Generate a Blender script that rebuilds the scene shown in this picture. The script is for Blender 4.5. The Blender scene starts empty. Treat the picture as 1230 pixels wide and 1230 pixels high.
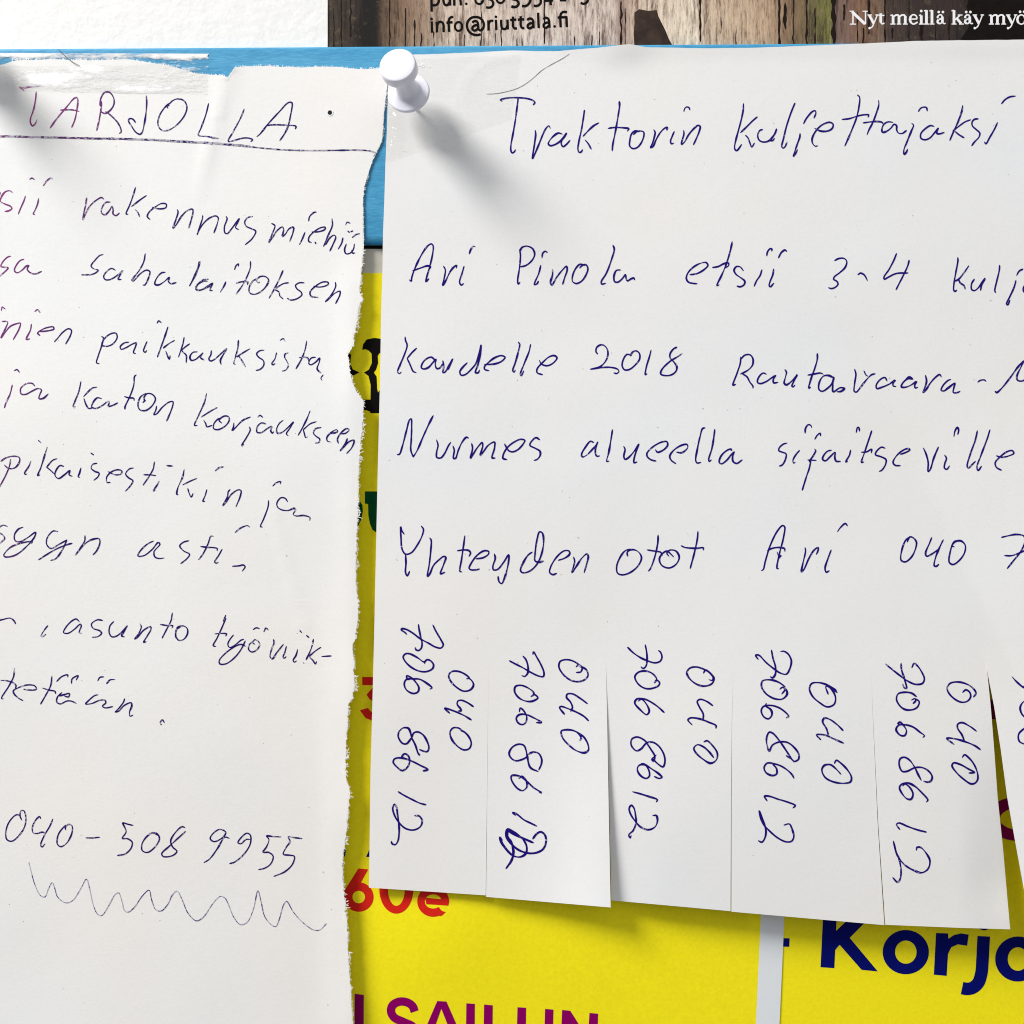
import bpy, math, random
from mathutils import Vector, noise
random.seed(7)
S = 2e-4                      # one step of the measuring grid = 0.2 mm
CX = CY = 615.0
DCAM = 1400.0                 # camera distance in grid steps (0.28 m)
SC = bpy.context.scene
COL = SC.collection

def P(x, y, h=0.0):
    """point on (or h steps in front of) the notice board, measured as seen head-on from the camera distance"""
    k = (DCAM - h) / DCAM
    return ((x - CX) * k * S, -h * S, (CY - y) * k * S)

# ---------------------------------------------------------------- camera, world, lamps, exposure
cam_d = bpy.data.cameras.new('camera')
cam = bpy.data.objects.new('camera', cam_d); COL.objects.link(cam)
cam.location = (0, -DCAM * S, 0); cam.rotation_euler = (math.radians(90), 0, 0)
cam_d.sensor_width = 36; cam_d.lens = 36 * DCAM / 1230.0
cam_d.clip_start = 0.01; cam_d.clip_end = 20
SC.camera = cam

w = bpy.data.worlds.new('World'); SC.world = w; w.use_nodes = True
w.node_tree.nodes['Background'].inputs[0].default_value = (0.95, 0.97, 1.0, 1)
w.node_tree.nodes['Background'].inputs[1].default_value = 0.31

def lamp(name, direction, dist, size, energy, color):
    d = bpy.data.lights.new(name, 'AREA'); d.shape = 'DISK'; d.size = size; d.energy = energy; d.color = color
    o = bpy.data.objects.new(name, d); COL.objects.link(o)
    v = Vector(direction).normalized()
    o.location = v * dist
    o.rotation_euler = (-v).to_track_quat('-Z', 'Y').to_euler()
    return o
lamp('ceiling_lamp', (-1.60, -1.0, 1.80), 1.7, 0.60, 45.5, (1.0, 0.976, 0.945))
lamp('fill_light', (0.5, -1.6, 1.3), 1.8, 1.6, 5.5, (0.97, 0.98, 1.0))  # added soft fill from behind the camera, in place of ambient light
SC.view_settings.view_transform = 'Standard'; SC.view_settings.look = 'None'
SC.view_settings.exposure = 0.0; SC.view_settings.gamma = 1.0
SC.cycles.filter_width = 1.05; SC.cycles.max_bounces = 8; SC.cycles.transparent_max_bounces = 12

# ---------------------------------------------------------------- helpers
def srgb(r, g, b):
    f = lambda c: (c / 12.92) if c <= 0.04045 else ((c + 0.055) / 1.055) ** 2.4
    return (f(r / 255), f(g / 255), f(b / 255), 1)

def newmat(name):
    m = bpy.data.materials.new(name); m.use_nodes = True
    nt = m.node_tree; bs = nt.nodes['Principled BSDF']
    return m, nt, bs

def tcoord(nt, scale=(1, 1, 1), rot=0.0):
    t = nt.nodes.new('ShaderNodeTexCoord'); mp = nt.nodes.new('ShaderNodeMapping')
    mp.inputs['Scale'].default_value = scale; mp.inputs['Rotation'].default_value = (0, rot, 0)
    nt.links.new(t.outputs['Object'], mp.inputs['Vector']); return mp.outputs['Vector']

def nz(nt, vec, scale, detail=4, rough=0.6):
    n = nt.nodes.new('ShaderNodeTexNoise'); n.inputs['Scale'].default_value = scale
    n.inputs['Detail'].default_value = detail; n.inputs['Roughness'].default_value = rough
    nt.links.new(vec, n.inputs['Vector']); return n.outputs['Fac']

def ramp(nt, fac, stops, interp='LINEAR'):
    r = nt.nodes.new('ShaderNodeValToRGB'); r.color_ramp.interpolation = interp
    el = r.color_ramp.elements
    el[0].position, el[0].color = stops[0]; el[1].position, el[1].color = stops[-1]
    for p, c in stops[1:-1]:
        e = el.new(p); e.color = c
    if fac is not None: nt.links.new(fac, r.inputs['Fac'])
    return r.outputs['Color']

def mix(nt, fac, a, b, mode='MIX'):
    m = nt.nodes.new('ShaderNodeMix'); m.data_type = 'RGBA'; m.blend_type = mode
    for sock, v in ((m.inputs['Factor'], fac), (m.inputs['A'], a), (m.inputs['B'], b)):
        if hasattr(v, 'is_output') or isinstance(v, bpy.types.NodeSocket): nt.links.new(v, sock)
        else: sock.default_value = v
    return m.outputs['Result']

def bump(nt, bs, height, strength, dist):
    b = nt.nodes.new('ShaderNodeBump'); b.inputs['Strength'].default_value = strength
    b.inputs['Distance'].default_value = dist
    nt.links.new(height, b.inputs['Height']); nt.links.new(b.outputs['Normal'], bs.inputs['Normal']); return b

def math_n(nt, op, a, b=0.0):
    m = nt.nodes.new('ShaderNodeMath'); m.operation = op
    for s_, v in ((m.inputs[0], a), (m.inputs[1], b)):
        if isinstance(v, bpy.types.NodeSocket): nt.links.new(v, s_)
        else: s_.default_value = v
    return m.outputs[0]

def g(v): return (v, v, v, 1)

# ---------------------------------------------------------------- materials
def paper_mat(name, col, warm, bstr=0.22):
    m, nt, bs = newmat(name)
    v = tcoord(nt)
    big = nz(nt, v, 9, 3); fine = nz(nt, v, 1600, 3, 0.7); mid = nz(nt, v, 260, 4, 0.6); fib = nz(nt, tcoord(nt, (1, 1, 2.4), 0.5), 700, 5, 0.75)
    c = mix(nt, ramp(nt, big, [(0.38, g(0)), (0.62, g(1))]), col, warm)
    c = mix(nt, 1.0, c, ramp(nt, fine, [(0.25, g(0.955)), (0.75, g(1.0))]), 'MULTIPLY')
    # sparse specks and fibres in recycled paper
    sp = nz(nt, v, 900, 1, 0.4)
    c = mix(nt, ramp(nt, sp, [(0.155, g(0.5)), (0.185, g(0))]), c, (0.25, 0.22, 0.2, 1))
    nt.links.new(c, bs.inputs['Base Color'])
    bs.inputs['Roughness'].default_value = 0.62; bs.inputs['Specular IOR Level'].default_value = 0.25
    hsum = math_n(nt, 'ADD', math_n(nt, 'MULTIPLY', mid, 1.1), math_n(nt, 'MULTIPLY', fib, 0.8))
    bump(nt, bs, hsum, bstr, 0.00012)
    return m
M_paper = paper_mat('notepaper', (0.83, 0.835, 0.83, 1), (0.845, 0.825, 0.795, 1))
M_paper2 = paper_mat('copypaper', (0.80, 0.81, 0.825, 1), (0.83, 0.815, 0.79, 1), 0.16)
M_edge, nt, bs = newmat('torn_paper_edge'); bs.inputs['Base Color'].default_value = (0.86, 0.84, 0.80, 1); bs.inputs['Roughness'].default_value = 0.9

def ink_mat(name, cols, skip):
    """ballpoint ink; cols = two ink tints blended across the sheet, skip = how often the ball skips"""
    m, nt, bs = newmat(name)
    t = nt.nodes.new('ShaderNodeTexCoord'); sp = nt.nodes.new('ShaderNodeSeparateXYZ'); nt.links.new(t.outputs['Object'], sp.inputs[0])
    a = math_n(nt, 'MULTIPLY_ADD', sp.outputs['X'], 18.75); nt.nodes[-1].inputs[2].default_value = 2.95
    b = math_n(nt, 'MULTIPLY', sp.outputs['Z'], 6.25)
    f = math_n(nt, 'SUBTRACT', a, b)
    v = tcoord(nt)
    f = math_n(nt, 'ADD', f, math_n(nt, 'MULTIPLY', math_n(nt, 'SUBTRACT', nz(nt, v, 90, 2), 0.5), 0.9))
    c = ramp(nt, f, [(0.0, cols[0]), (0.75, cols[1])])
    sk = nz(nt, v, 1500, 3, 0.7); s2 = nz(nt, v, 160, 2)
    thr = math_n(nt, 'ADD', sk, math_n(nt, 'MULTIPLY', math_n(nt, 'SUBTRACT', s2, 0.5), 0.5))
    c = mix(nt, ramp(nt, thr, [(skip, g(0.72)), (skip + 0.10, g(0.0))]), c, (0.62, 0.60, 0.66, 1))
    nt.links.new(c, bs.inputs['Base Color']); bs.inputs['Roughness'].default_value = 0.45
    bs.inputs['Specular IOR Level'].default_value = 0.1
    return m
NAVY = srgb(30, 18, 92)
M_ink_right = ink_mat('ballpoint_ink_blue', (srgb(36, 12, 100), srgb(26, 8, 112)), 0.26)
M_ink_left = ink_mat('ballpoint_ink_violet', (srgb(150, 66, 130), srgb(34, 14, 98)), 0.33)
M_ink_line = ink_mat('ballpoint_ink_skipping', (srgb(110, 50, 112), srgb(30, 18, 88)), 0.44)
M_ink_faint = ink_mat('ballpoint_ink_faint', (srgb(70, 60, 130), srgb(50, 44, 120)), 0.47)

def plain(name, col, rough=0.6, spec=0.3, n=0.0, ns=900):
    m, nt, bs = newmat(name)
    if n:
        c = mix(nt, 1.0, col, ramp(nt, nz(nt, tcoord(nt), ns, 4, 0.7), [(0.2, g(1 - n)), (0.8, g(1))]), 'MULTIPLY')
        nt.links.new(c, bs.inputs['Base Color'])
    else: bs.inputs['Base Color'].default_value = col
    bs.inputs['Roughness'].default_value = rough; bs.inputs['Specular IOR Level'].default_value = spec
    return m
M_yellow = plain('yellow_print', (0.97, 0.84, 0.012, 1), 0.6, 0.08, 0.16, 1100)
M_margin = plain('poster_paper', (0.74, 0.77, 0.80, 1), 0.5, 0.35, 0.04)
M_margin_shaded = plain('poster_margin_shaded', (0.60, 0.58, 0.50, 1), 0.6, 0.3, 0.1)  # white poster margin with its shade put into the colour
M_red = plain('red_print', (0.72, 0.020, 0.012, 1), 0.6, 0.05, 0.2)
M_purple = plain('purple_print', (0.27, 0.0, 0.125, 1), 0.6, 0.04, 0.2)
M_navy = plain('navy_print', (0.002, 0.005, 0.155, 1), 0.6, 0.04, 0.25)
M_black = plain('black_print', (0.006, 0.005, 0.005, 1), 0.6, 0.04)
M_green = plain('green_print', (0.0, 0.07, 0.02, 1), 0.6, 0.04, 0.2)
M_white_print = plain('white_print', (0.86, 0.84, 0.85, 1), 0.5, 0.3)
M_hair = plain('hair_fibre', (0.08, 0.07, 0.06, 1), 0.5)
M_hole = plain('hole_shade', (0.02, 0.03, 0.04, 1), 0.9, 0.0)
M_steel = plain('pin_steel', (0.55, 0.55, 0.55, 1), 0.3, 0.5); M_steel.node_tree.nodes['Principled BSDF'].inputs['Metallic'].default_value = 1
M_wall = plain('board_backing', (0.30, 0.29, 0.27, 1), 0.9, 0.1, 0.2, 200)

M_blue, nt, bs = newmat('blue_paint')
v = tcoord(nt); n1 = nz(nt, tcoord(nt, (0.45, 1, 1.6)), 560, 5, 0.72); n2 = nz(nt, tcoord(nt, (0.3, 1, 1.8)), 110, 5)
c = mix(nt, ramp(nt, n1, [(0.3, g(0)), (0.7, g(1))]), (0.030, 0.235, 0.44, 1), (0.065, 0.34, 0.58, 1))
c = mix(nt, ramp(nt, n2, [(0.50, g(0)), (0.70, g(0.5))]), c, (0.12, 0.43, 0.66, 1))
nt.links.new(c, bs.inputs['Base Color']); bs.inputs['Roughness'].default_value = 0.5; bs.inputs['Specular IOR Level'].default_value = 0.3; bump(nt, bs, n1, 0.6, 0.00025)

M_wallpaper, nt, bs = newmat('textured_white_card')
v = tcoord(nt); n1 = nz(nt, v, 330, 4, 0.55); n2 = nz(nt, v, 1200, 3)
nt.links.new(mix(nt, ramp(nt, n2, [(0.3, g(0)), (0.7, g(1))]), (0.80, 0.80, 0.785, 1), (0.85, 0.85, 0.84, 1)), bs.inputs['Base Color'])
bs.inputs['Roughness'].default_value = 0.8; bump(nt, bs, n1, 0.6, 0.0003)

# printed photograph of old planks: colour by position, broken up by stretched grain
M_wood, nt, bs = newmat('printed_plank_photo')
t = nt.nodes.new('ShaderNodeTexCoord'); sp = nt.nodes.new('ShaderNodeSeparateXYZ'); nt.links.new(t.outputs['Object'], sp.inputs[0])
wob = math_n(nt, 'MULTIPLY', math_n(nt, 'SUBTRACT', nz(nt, tcoord(nt, (1, 1, 0.25)), 120, 3), 0.5), 0.0016)
fx = nt.nodes.new('ShaderNodeMapRange'); nt.links.new(math_n(nt, 'ADD', sp.outputs['X'], wob), fx.inputs['Value'])
fx.inputs['From Min'].default_value = (393 - 615) * S; fx.inputs['From Max'].default_value = (1240 - 615) * S
def wx(x): return (x - 393) / 847.0
stops = [(393, (62, 52, 43)), (428, (50, 41, 34)), (436, (14, 9, 6)), (452, (20, 13, 9)), (458, (88, 70, 56)), (482, (124, 102, 82)), (510, (156, 134, 114)), (540, (200, 186, 170)),
         (640, (208, 196, 186)), (738, (206, 193, 182)), (746, (150, 126, 114)), (765, (204, 186, 168)), (838, (218, 208, 188)), (846, (200, 182, 160)),
         (920, (186, 162, 134)), (945, (138, 112, 88)), (972, (106, 92, 62)), (990, (106, 104, 56)), (999, (120, 122, 58)), (1004, (116, 96, 88)),
         (1040, (124, 92, 70)), (1062, (110, 90, 74)), (1068, (70, 54, 46)), (1104, (48, 36, 30)), (1150, (46, 32, 25)), (1172, (22, 14, 10))]
c = ramp(nt, fx.outputs[0], [(wx(x), srgb(*cc)) for x, cc in stops])
gr = nz(nt, tcoord(nt, (1, 1, 0.13)), 1500, 6, 0.8); gr2 = nz(nt, tcoord(nt, (1, 1, 0.12)), 480, 5, 0.75); sk = nz(nt, tcoord(nt), 420, 4, 0.7)
c = mix(nt, 1.0, c, ramp(nt, gr, [(0.34, (0.30, 0.24, 0.24, 1)), (0.46, (0.90, 0.88, 0.88, 1)), (0.62, (1.30, 1.32, 1.34, 1))]), 'MULTIPLY')
c = mix(nt, 1.0, c, ramp(nt, gr2, [(0.36, (0.34, 0.27, 0.25, 1)), (0.47, (1.12, 1.12, 1.12, 1))]), 'MULTIPLY')
c = mix(nt, ramp(nt, sk, [(0.55, g(0)), (0.8, g(0.3))]), c, srgb(176, 158, 120))
c = mix(nt, 1.0, c, (0.86, 0.83, 0.81, 1), 'MULTIPLY')
nt.links.new(c, bs.inputs['Base Color']); bs.inputs['Roughness'].default_value = 0.38; bs.inputs['Specular IOR Level'].default_value = 0.3

M_plastic, nt, bs = newmat('white_pin_plastic')
bs.inputs['Base Color'].default_value = (0.72, 0.715, 0.79, 1); bs.inputs['Roughness'].default_value = 0.28
bs.inputs['Subsurface Weight'].default_value = 0.35; bs.inputs['Subsurface Radius'].default_value = (1, 1, 1); bs.inputs['Subsurface Scale'].default_value = 0.0015

def tape_mat(name, haze_glint_lo, haze_glint_hi, seed, band=False, blobs=()):
    m, nt, bs = newmat(name)
    out = nt.nodes['Material Output']
    tr = nt.nodes.new('ShaderNodeBsdfTransparent'); tr.inputs[0].default_value = (0.995, 0.995, 0.993, 1)
    mp = nt.nodes.new('ShaderNodeMapping'); tc = nt.nodes.new('ShaderNodeTexCoord')
    mp.inputs['Location'].default_value = (seed, 0, 0); mp.inputs['Scale'].default_value = (0.5, 1, 1.5); nt.links.new(tc.outputs['Object'], mp.inputs['Vector'])
    n1 = nz(nt, mp.outputs['Vector'], 130, 6, 0.72); n2 = nz(nt, mp.outputs['Vector'], 42, 3, 0.5); n3 = nz(nt, mp.outputs['Vector'], 900, 3, 0.7)
    fr = math_n(nt, 'ADD', math_n(nt, 'MULTIPLY', n1, 0.6), math_n(nt, 'MULTIPLY', n2, 0.5))
    fr = math_n(nt, 'ADD', fr, math_n(nt, 'MULTIPLY', math_n(nt, 'SUBTRACT', n3, 0.5), 0.34))
    sx = nt.nodes.new('ShaderNodeSeparateXYZ'); nt.links.new(tc.outputs['Object'], sx.inputs[0])
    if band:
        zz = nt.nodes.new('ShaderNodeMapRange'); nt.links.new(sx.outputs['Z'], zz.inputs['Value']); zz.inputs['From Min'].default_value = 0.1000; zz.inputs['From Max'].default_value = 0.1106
        fr = math_n(nt, 'ADD', fr, ramp(nt, zz.outputs[0], [(0.0, g(0.0)), (0.5, g(0.0)), (0.78, g(0.0)), (0.88, g(0.05)), (0.97, g(0.06))]))  # white glints painted along the tape's upper edge
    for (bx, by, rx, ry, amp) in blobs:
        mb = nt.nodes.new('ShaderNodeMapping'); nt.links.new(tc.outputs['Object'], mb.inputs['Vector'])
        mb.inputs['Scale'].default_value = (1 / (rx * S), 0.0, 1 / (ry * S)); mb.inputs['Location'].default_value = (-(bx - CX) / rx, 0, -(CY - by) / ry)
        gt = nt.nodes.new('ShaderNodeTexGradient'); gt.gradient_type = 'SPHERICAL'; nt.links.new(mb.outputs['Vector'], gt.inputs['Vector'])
        fr = math_n(nt, 'ADD', fr, math_n(nt, 'MULTIPLY', gt.outputs['Fac'], amp))  # painted highlight patches on top of the bubble haze
    mask = ramp(nt, fr, [(haze_glint_lo, g(0.0)), (haze_glint_hi, g(0.95))])  # white mask: bubble haze, plus the painted glints where given
    bs.inputs['Base Color'].default_value = (0.97, 0.97, 0.965, 1); bs.inputs['Roughness'].default_value = 0.2; bs.inputs['Specular IOR Level'].default_value = 0.8
    bump(nt, bs, n1, 0.5, 0.0006); nt.links.remove(bs.inputs['Normal'].links[0])
    gl = nt.nodes.new('ShaderNodeBsdfGlossy'); gl.inputs['Roughness'].default_value = 0.07
    nt.links.new(nt.nodes['Bump'].outputs['Normal'], gl.inputs['Normal'])
    m0 = nt.nodes.new('ShaderNodeMixShader'); m0.inputs[0].default_value = 0.025; nt.links.new(tr.outputs[0], m0.inputs[1]); nt.links.new(gl.outputs[0], m0.inputs[2])
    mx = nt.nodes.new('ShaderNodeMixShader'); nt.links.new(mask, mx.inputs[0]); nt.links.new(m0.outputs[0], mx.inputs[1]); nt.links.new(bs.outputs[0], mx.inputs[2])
    nt.links.new(mx.outputs[0], out.inputs['Surface'])
    return m
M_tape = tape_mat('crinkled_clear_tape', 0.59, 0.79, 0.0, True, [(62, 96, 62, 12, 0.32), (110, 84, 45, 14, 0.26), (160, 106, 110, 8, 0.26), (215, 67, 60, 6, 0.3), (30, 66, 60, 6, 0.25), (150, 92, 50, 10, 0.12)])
M_tape2 = tape_mat('smooth_clear_tape', 0.70, 0.76, 3.0)

# ---------------------------------------------------------------- mesh helpers
def mesh_obj(name, verts, faces, mats, parent=None, smooth=True, fmat=None):
    me = bpy.data.meshes.new(name); me.from_pydata(verts, [], faces)
    for m in (mats if isinstance(mats, (list, tuple)) else [mats]): me.materials.append(m)
    if fmat: me.polygons.foreach_set('material_index', fmat)
    if smooth: me.polygons.foreach_set('use_smooth', [True] * len(faces))
    me.update()
    o = bpy.data.objects.new(name, me); COL.objects.link(o)
    if parent: o.parent = parent
    return o

def thing(name, label, cat, group=None, kind=None):
    o = bpy.data.objects.new(name, None); COL.objects.link(o); o.empty_display_size = 0.01
    tag(o, label, cat, group, kind); return o
def tag(o, label, cat, group=None, kind=None):
    o['label'] = label; o['category'] = cat
    if group: o['group'] = group
    if kind: o['kind'] = kind

def sheet(name, fxy, us, vs, H, mat, parent=None, thick=0.5, rim=(1, 1, 1, 1), edge_mat=None):
    """a paper sheet with thickness: fxy(u,v) gives the outline-fitted grid point, H the height there"""
    nu, nv = len(us), len(vs)
    fr, bk = [], []
    for v_ in vs:
        for u_ in us:
            x, y = fxy(u_, v_); h = H(x, y)
            fr.append(P(x, y, h)); bk.append(P(x, y, h - thick))
    V = fr + bk; n = nu * nv; F = []; FM = []
    for j in range(nv - 1):
        for i in range(nu - 1):
            a = j * nu + i
            F.append((a, a + nu, a + nu + 1, a + 1)); FM.append(0)
            F.append((n + a, n + a + 1, n + a + nu + 1, n + a + nu)); FM.append(0)
    def rimface(a, b):
        q = len(V); V.extend([V[a], V[b], V[n + b], V[n + a]]); F.append((q, q + 1, q + 2, q + 3)); FM.append(1 if edge_mat else 0)
    if rim[0]:
        for i in range(nu - 1): rimface(i, i + 1)
    if rim[1]:
        for j in range(nv - 1): rimface(j * nu + nu - 1, (j + 1) * nu + nu - 1)
    if rim[2]:
        for i in range(nu - 1): rimface((nv - 1) * nu + i + 1, (nv - 1) * nu + i)
    if rim[3]:
        for j in range(nv - 1): rimface((j + 1) * nu, j * nu)
    o = mesh_obj(name, V, F, [mat, edge_mat] if edge_mat else mat, parent, True, FM)
    return o

def lin(a, b, n): return [a + (b - a) * i / (n - 1) for i in range(n)]
def interp(tab, t):
    if t <= tab[0][0]: return tab[0][1]
    for (a, va), (b, vb) in zip(tab, tab[1:]):
        if t <= b: return va + (vb - va) * (t - a) / (b - a)
    return tab[-1][1]
def sstep(a, b, t):
    t = max(0.0, min(1.0, (t - a) / (b - a))); return t * t * (3 - 2 * t)

def smooth_pts(pts, step=1.3):
    """centripetal-ish Catmull-Rom through measured points"""
    if len(pts) < 3:
        (x0, y0), (x1, y1) = pts[0], pts[-1]
        n = max(2, int(math.hypot(x1 - x0, y1 - y0) / step)); return [(x0 + (x1 - x0) * i / n, y0 + (y1 - y0) * i / n) for i in range(n + 1)]
    q = [(2 * pts[0][0] - pts[1][0], 2 * pts[0][1] - pts[1][1])] + pts + [(2 * pts[-1][0] - pts[-2][0], 2 * pts[-1][1] - pts[-2][1])]
    out = []
    for i in range(1, len(q) - 2):
        p0, p1, p2, p3 = q[i - 1], q[i], q[i + 1], q[i + 2]
        d = lambda a, b: max(1e-3, math.hypot(a[0] - b[0], a[1] - b[1]) ** 0.5)
        d01, d12, d23 = d(p0, p1), d(p1, p2), d(p2, p3)
        m1 = [(p2[k] - p1[k]) + d12 * ((p1[k] - p0[k]) / d01 - (p2[k] - p0[k]) / (d01 + d12)) for k in (0, 1)]
        m2 = [(p2[k] - p1[k]) + d12 * ((p3[k] - p2[k]) / d23 - (p3[k] - p1[k]) / (d12 + d23)) for k in (0, 1)]
        L = math.hypot(p2[0] - p1[0], p2[1] - p1[1]); n = max(2, int(L / step + 0.5))
        for s in range(n):
            t = s / n; t2, t3 = t * t, t * t * t
            out.append(tuple((2 * t3 - 3 * t2 + 1) * p1[k] + (t3 - 2 * t2 + t) * m1[k] + (-2 * t3 + 3 * t2) * p2[k] + (t3 - t2) * m2[k] for k in (0, 1)))
    out.append(q[-2]); return out

class Ink:
    def __init__(self): self.V = []; self.F = []; self.k = 0
    def stroke(self, pts, H, width=1.9, vary=0.36, round_=True, off=0.12, drift=True):
        if len(pts) == 1: pts = [(pts[0][0] - 0.2, pts[0][1]), (pts[0][0] + 0.2, pts[0][1])]
        sm = smooth_pts(pts) if len(pts) > 1 else pts
        # drop coincident points
        q = [sm[0]]
        for p in sm[1:]:
            if math.hypot(p[0] - q[-1][0], p[1] - q[-1][1]) > 0.25: q.append(p)
        if len(q) < 2: q = [sm[0], (sm[0][0] + 0.3, sm[0][1])]
        self.k += 1; ph = random.uniform(0, 100); n = len(q)
        rows = []
        for i, (x, y) in enumerate(q):
            a = q[max(0, i - 1)]; b = q[min(n - 1, i + 1)]
            dx, dy = b[0] - a[0], b[1] - a[1]; L = math.hypot(dx, dy) or 1; dx, dy = dx / L, dy / L
            w_ = width * (1 + vary * 1.6 * noise.noise((i * 0.13 + ph, self.k, 0)) )
            if round_:
                e = min(i, n - 1 - i)
                w_ *= (0.62, 0.92, 1.0)[min(e, 2)] if n > 5 else 0.95
            rows.append((x, y, -dy * w_ / 2, dx * w_ / 2, dx, dy))
        if round_:
            x, y, nx, ny, dx, dy = rows[0]; e = width * 0.36
            rows.insert(0, (x - dx * e, y - dy * e, nx * 0.5, ny * 0.5, dx, dy))
            x, y, nx, ny, dx, dy = rows[-1]
            rows.append((x + dx * e, y + dy * e, nx * 0.5, ny * 0.5, dx, dy))
        b0 = len(self.V); o = off + 0.012 * (self.k % 9)
        for i, (x, y, nx, ny, dx, dy) in enumerate(rows):
            hh = o + (0.0006 * i if drift else 0)
            self.V.append(P(x + nx, y + ny, H(x + nx, y + ny) + hh)); self.V.append(P(x - nx, y - ny, H(x - nx, y - ny) + hh))
        for i in range(len(rows) - 1):
            a = b0 + 2 * i; self.F.append((a, a + 1, a + 3, a + 2))
    def dot(self, x, y, r, H, off=0.12, n=12):
        self.k += 1; b0 = len(self.V); o = off + 0.012 * (self.k % 9)
        self.V.append(P(x, y, H(x, y) + o))
        for i in range(n):
            a = 2 * math.pi * i / n; xx, yy = x + r * math.cos(a), y + r * math.sin(a); self.V.append(P(xx, yy, H(xx, yy) + o))
        for i in range(n): self.F.append((b0, b0 + 1 + i, b0 + 1 + (i + 1) % n))
    def build(self, name, mat, parent): return mesh_obj(name, self.V, self.F, mat, parent, False)

def parse(block, ox, oy, k):
    res = []
    for line in block.strip().split('\n'):
        pts = [(ox + float(a) / k, oy + float(b) / k) for a, b in (t.split(',') for t in line.split())]
        res.append(pts)
    return res
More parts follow.
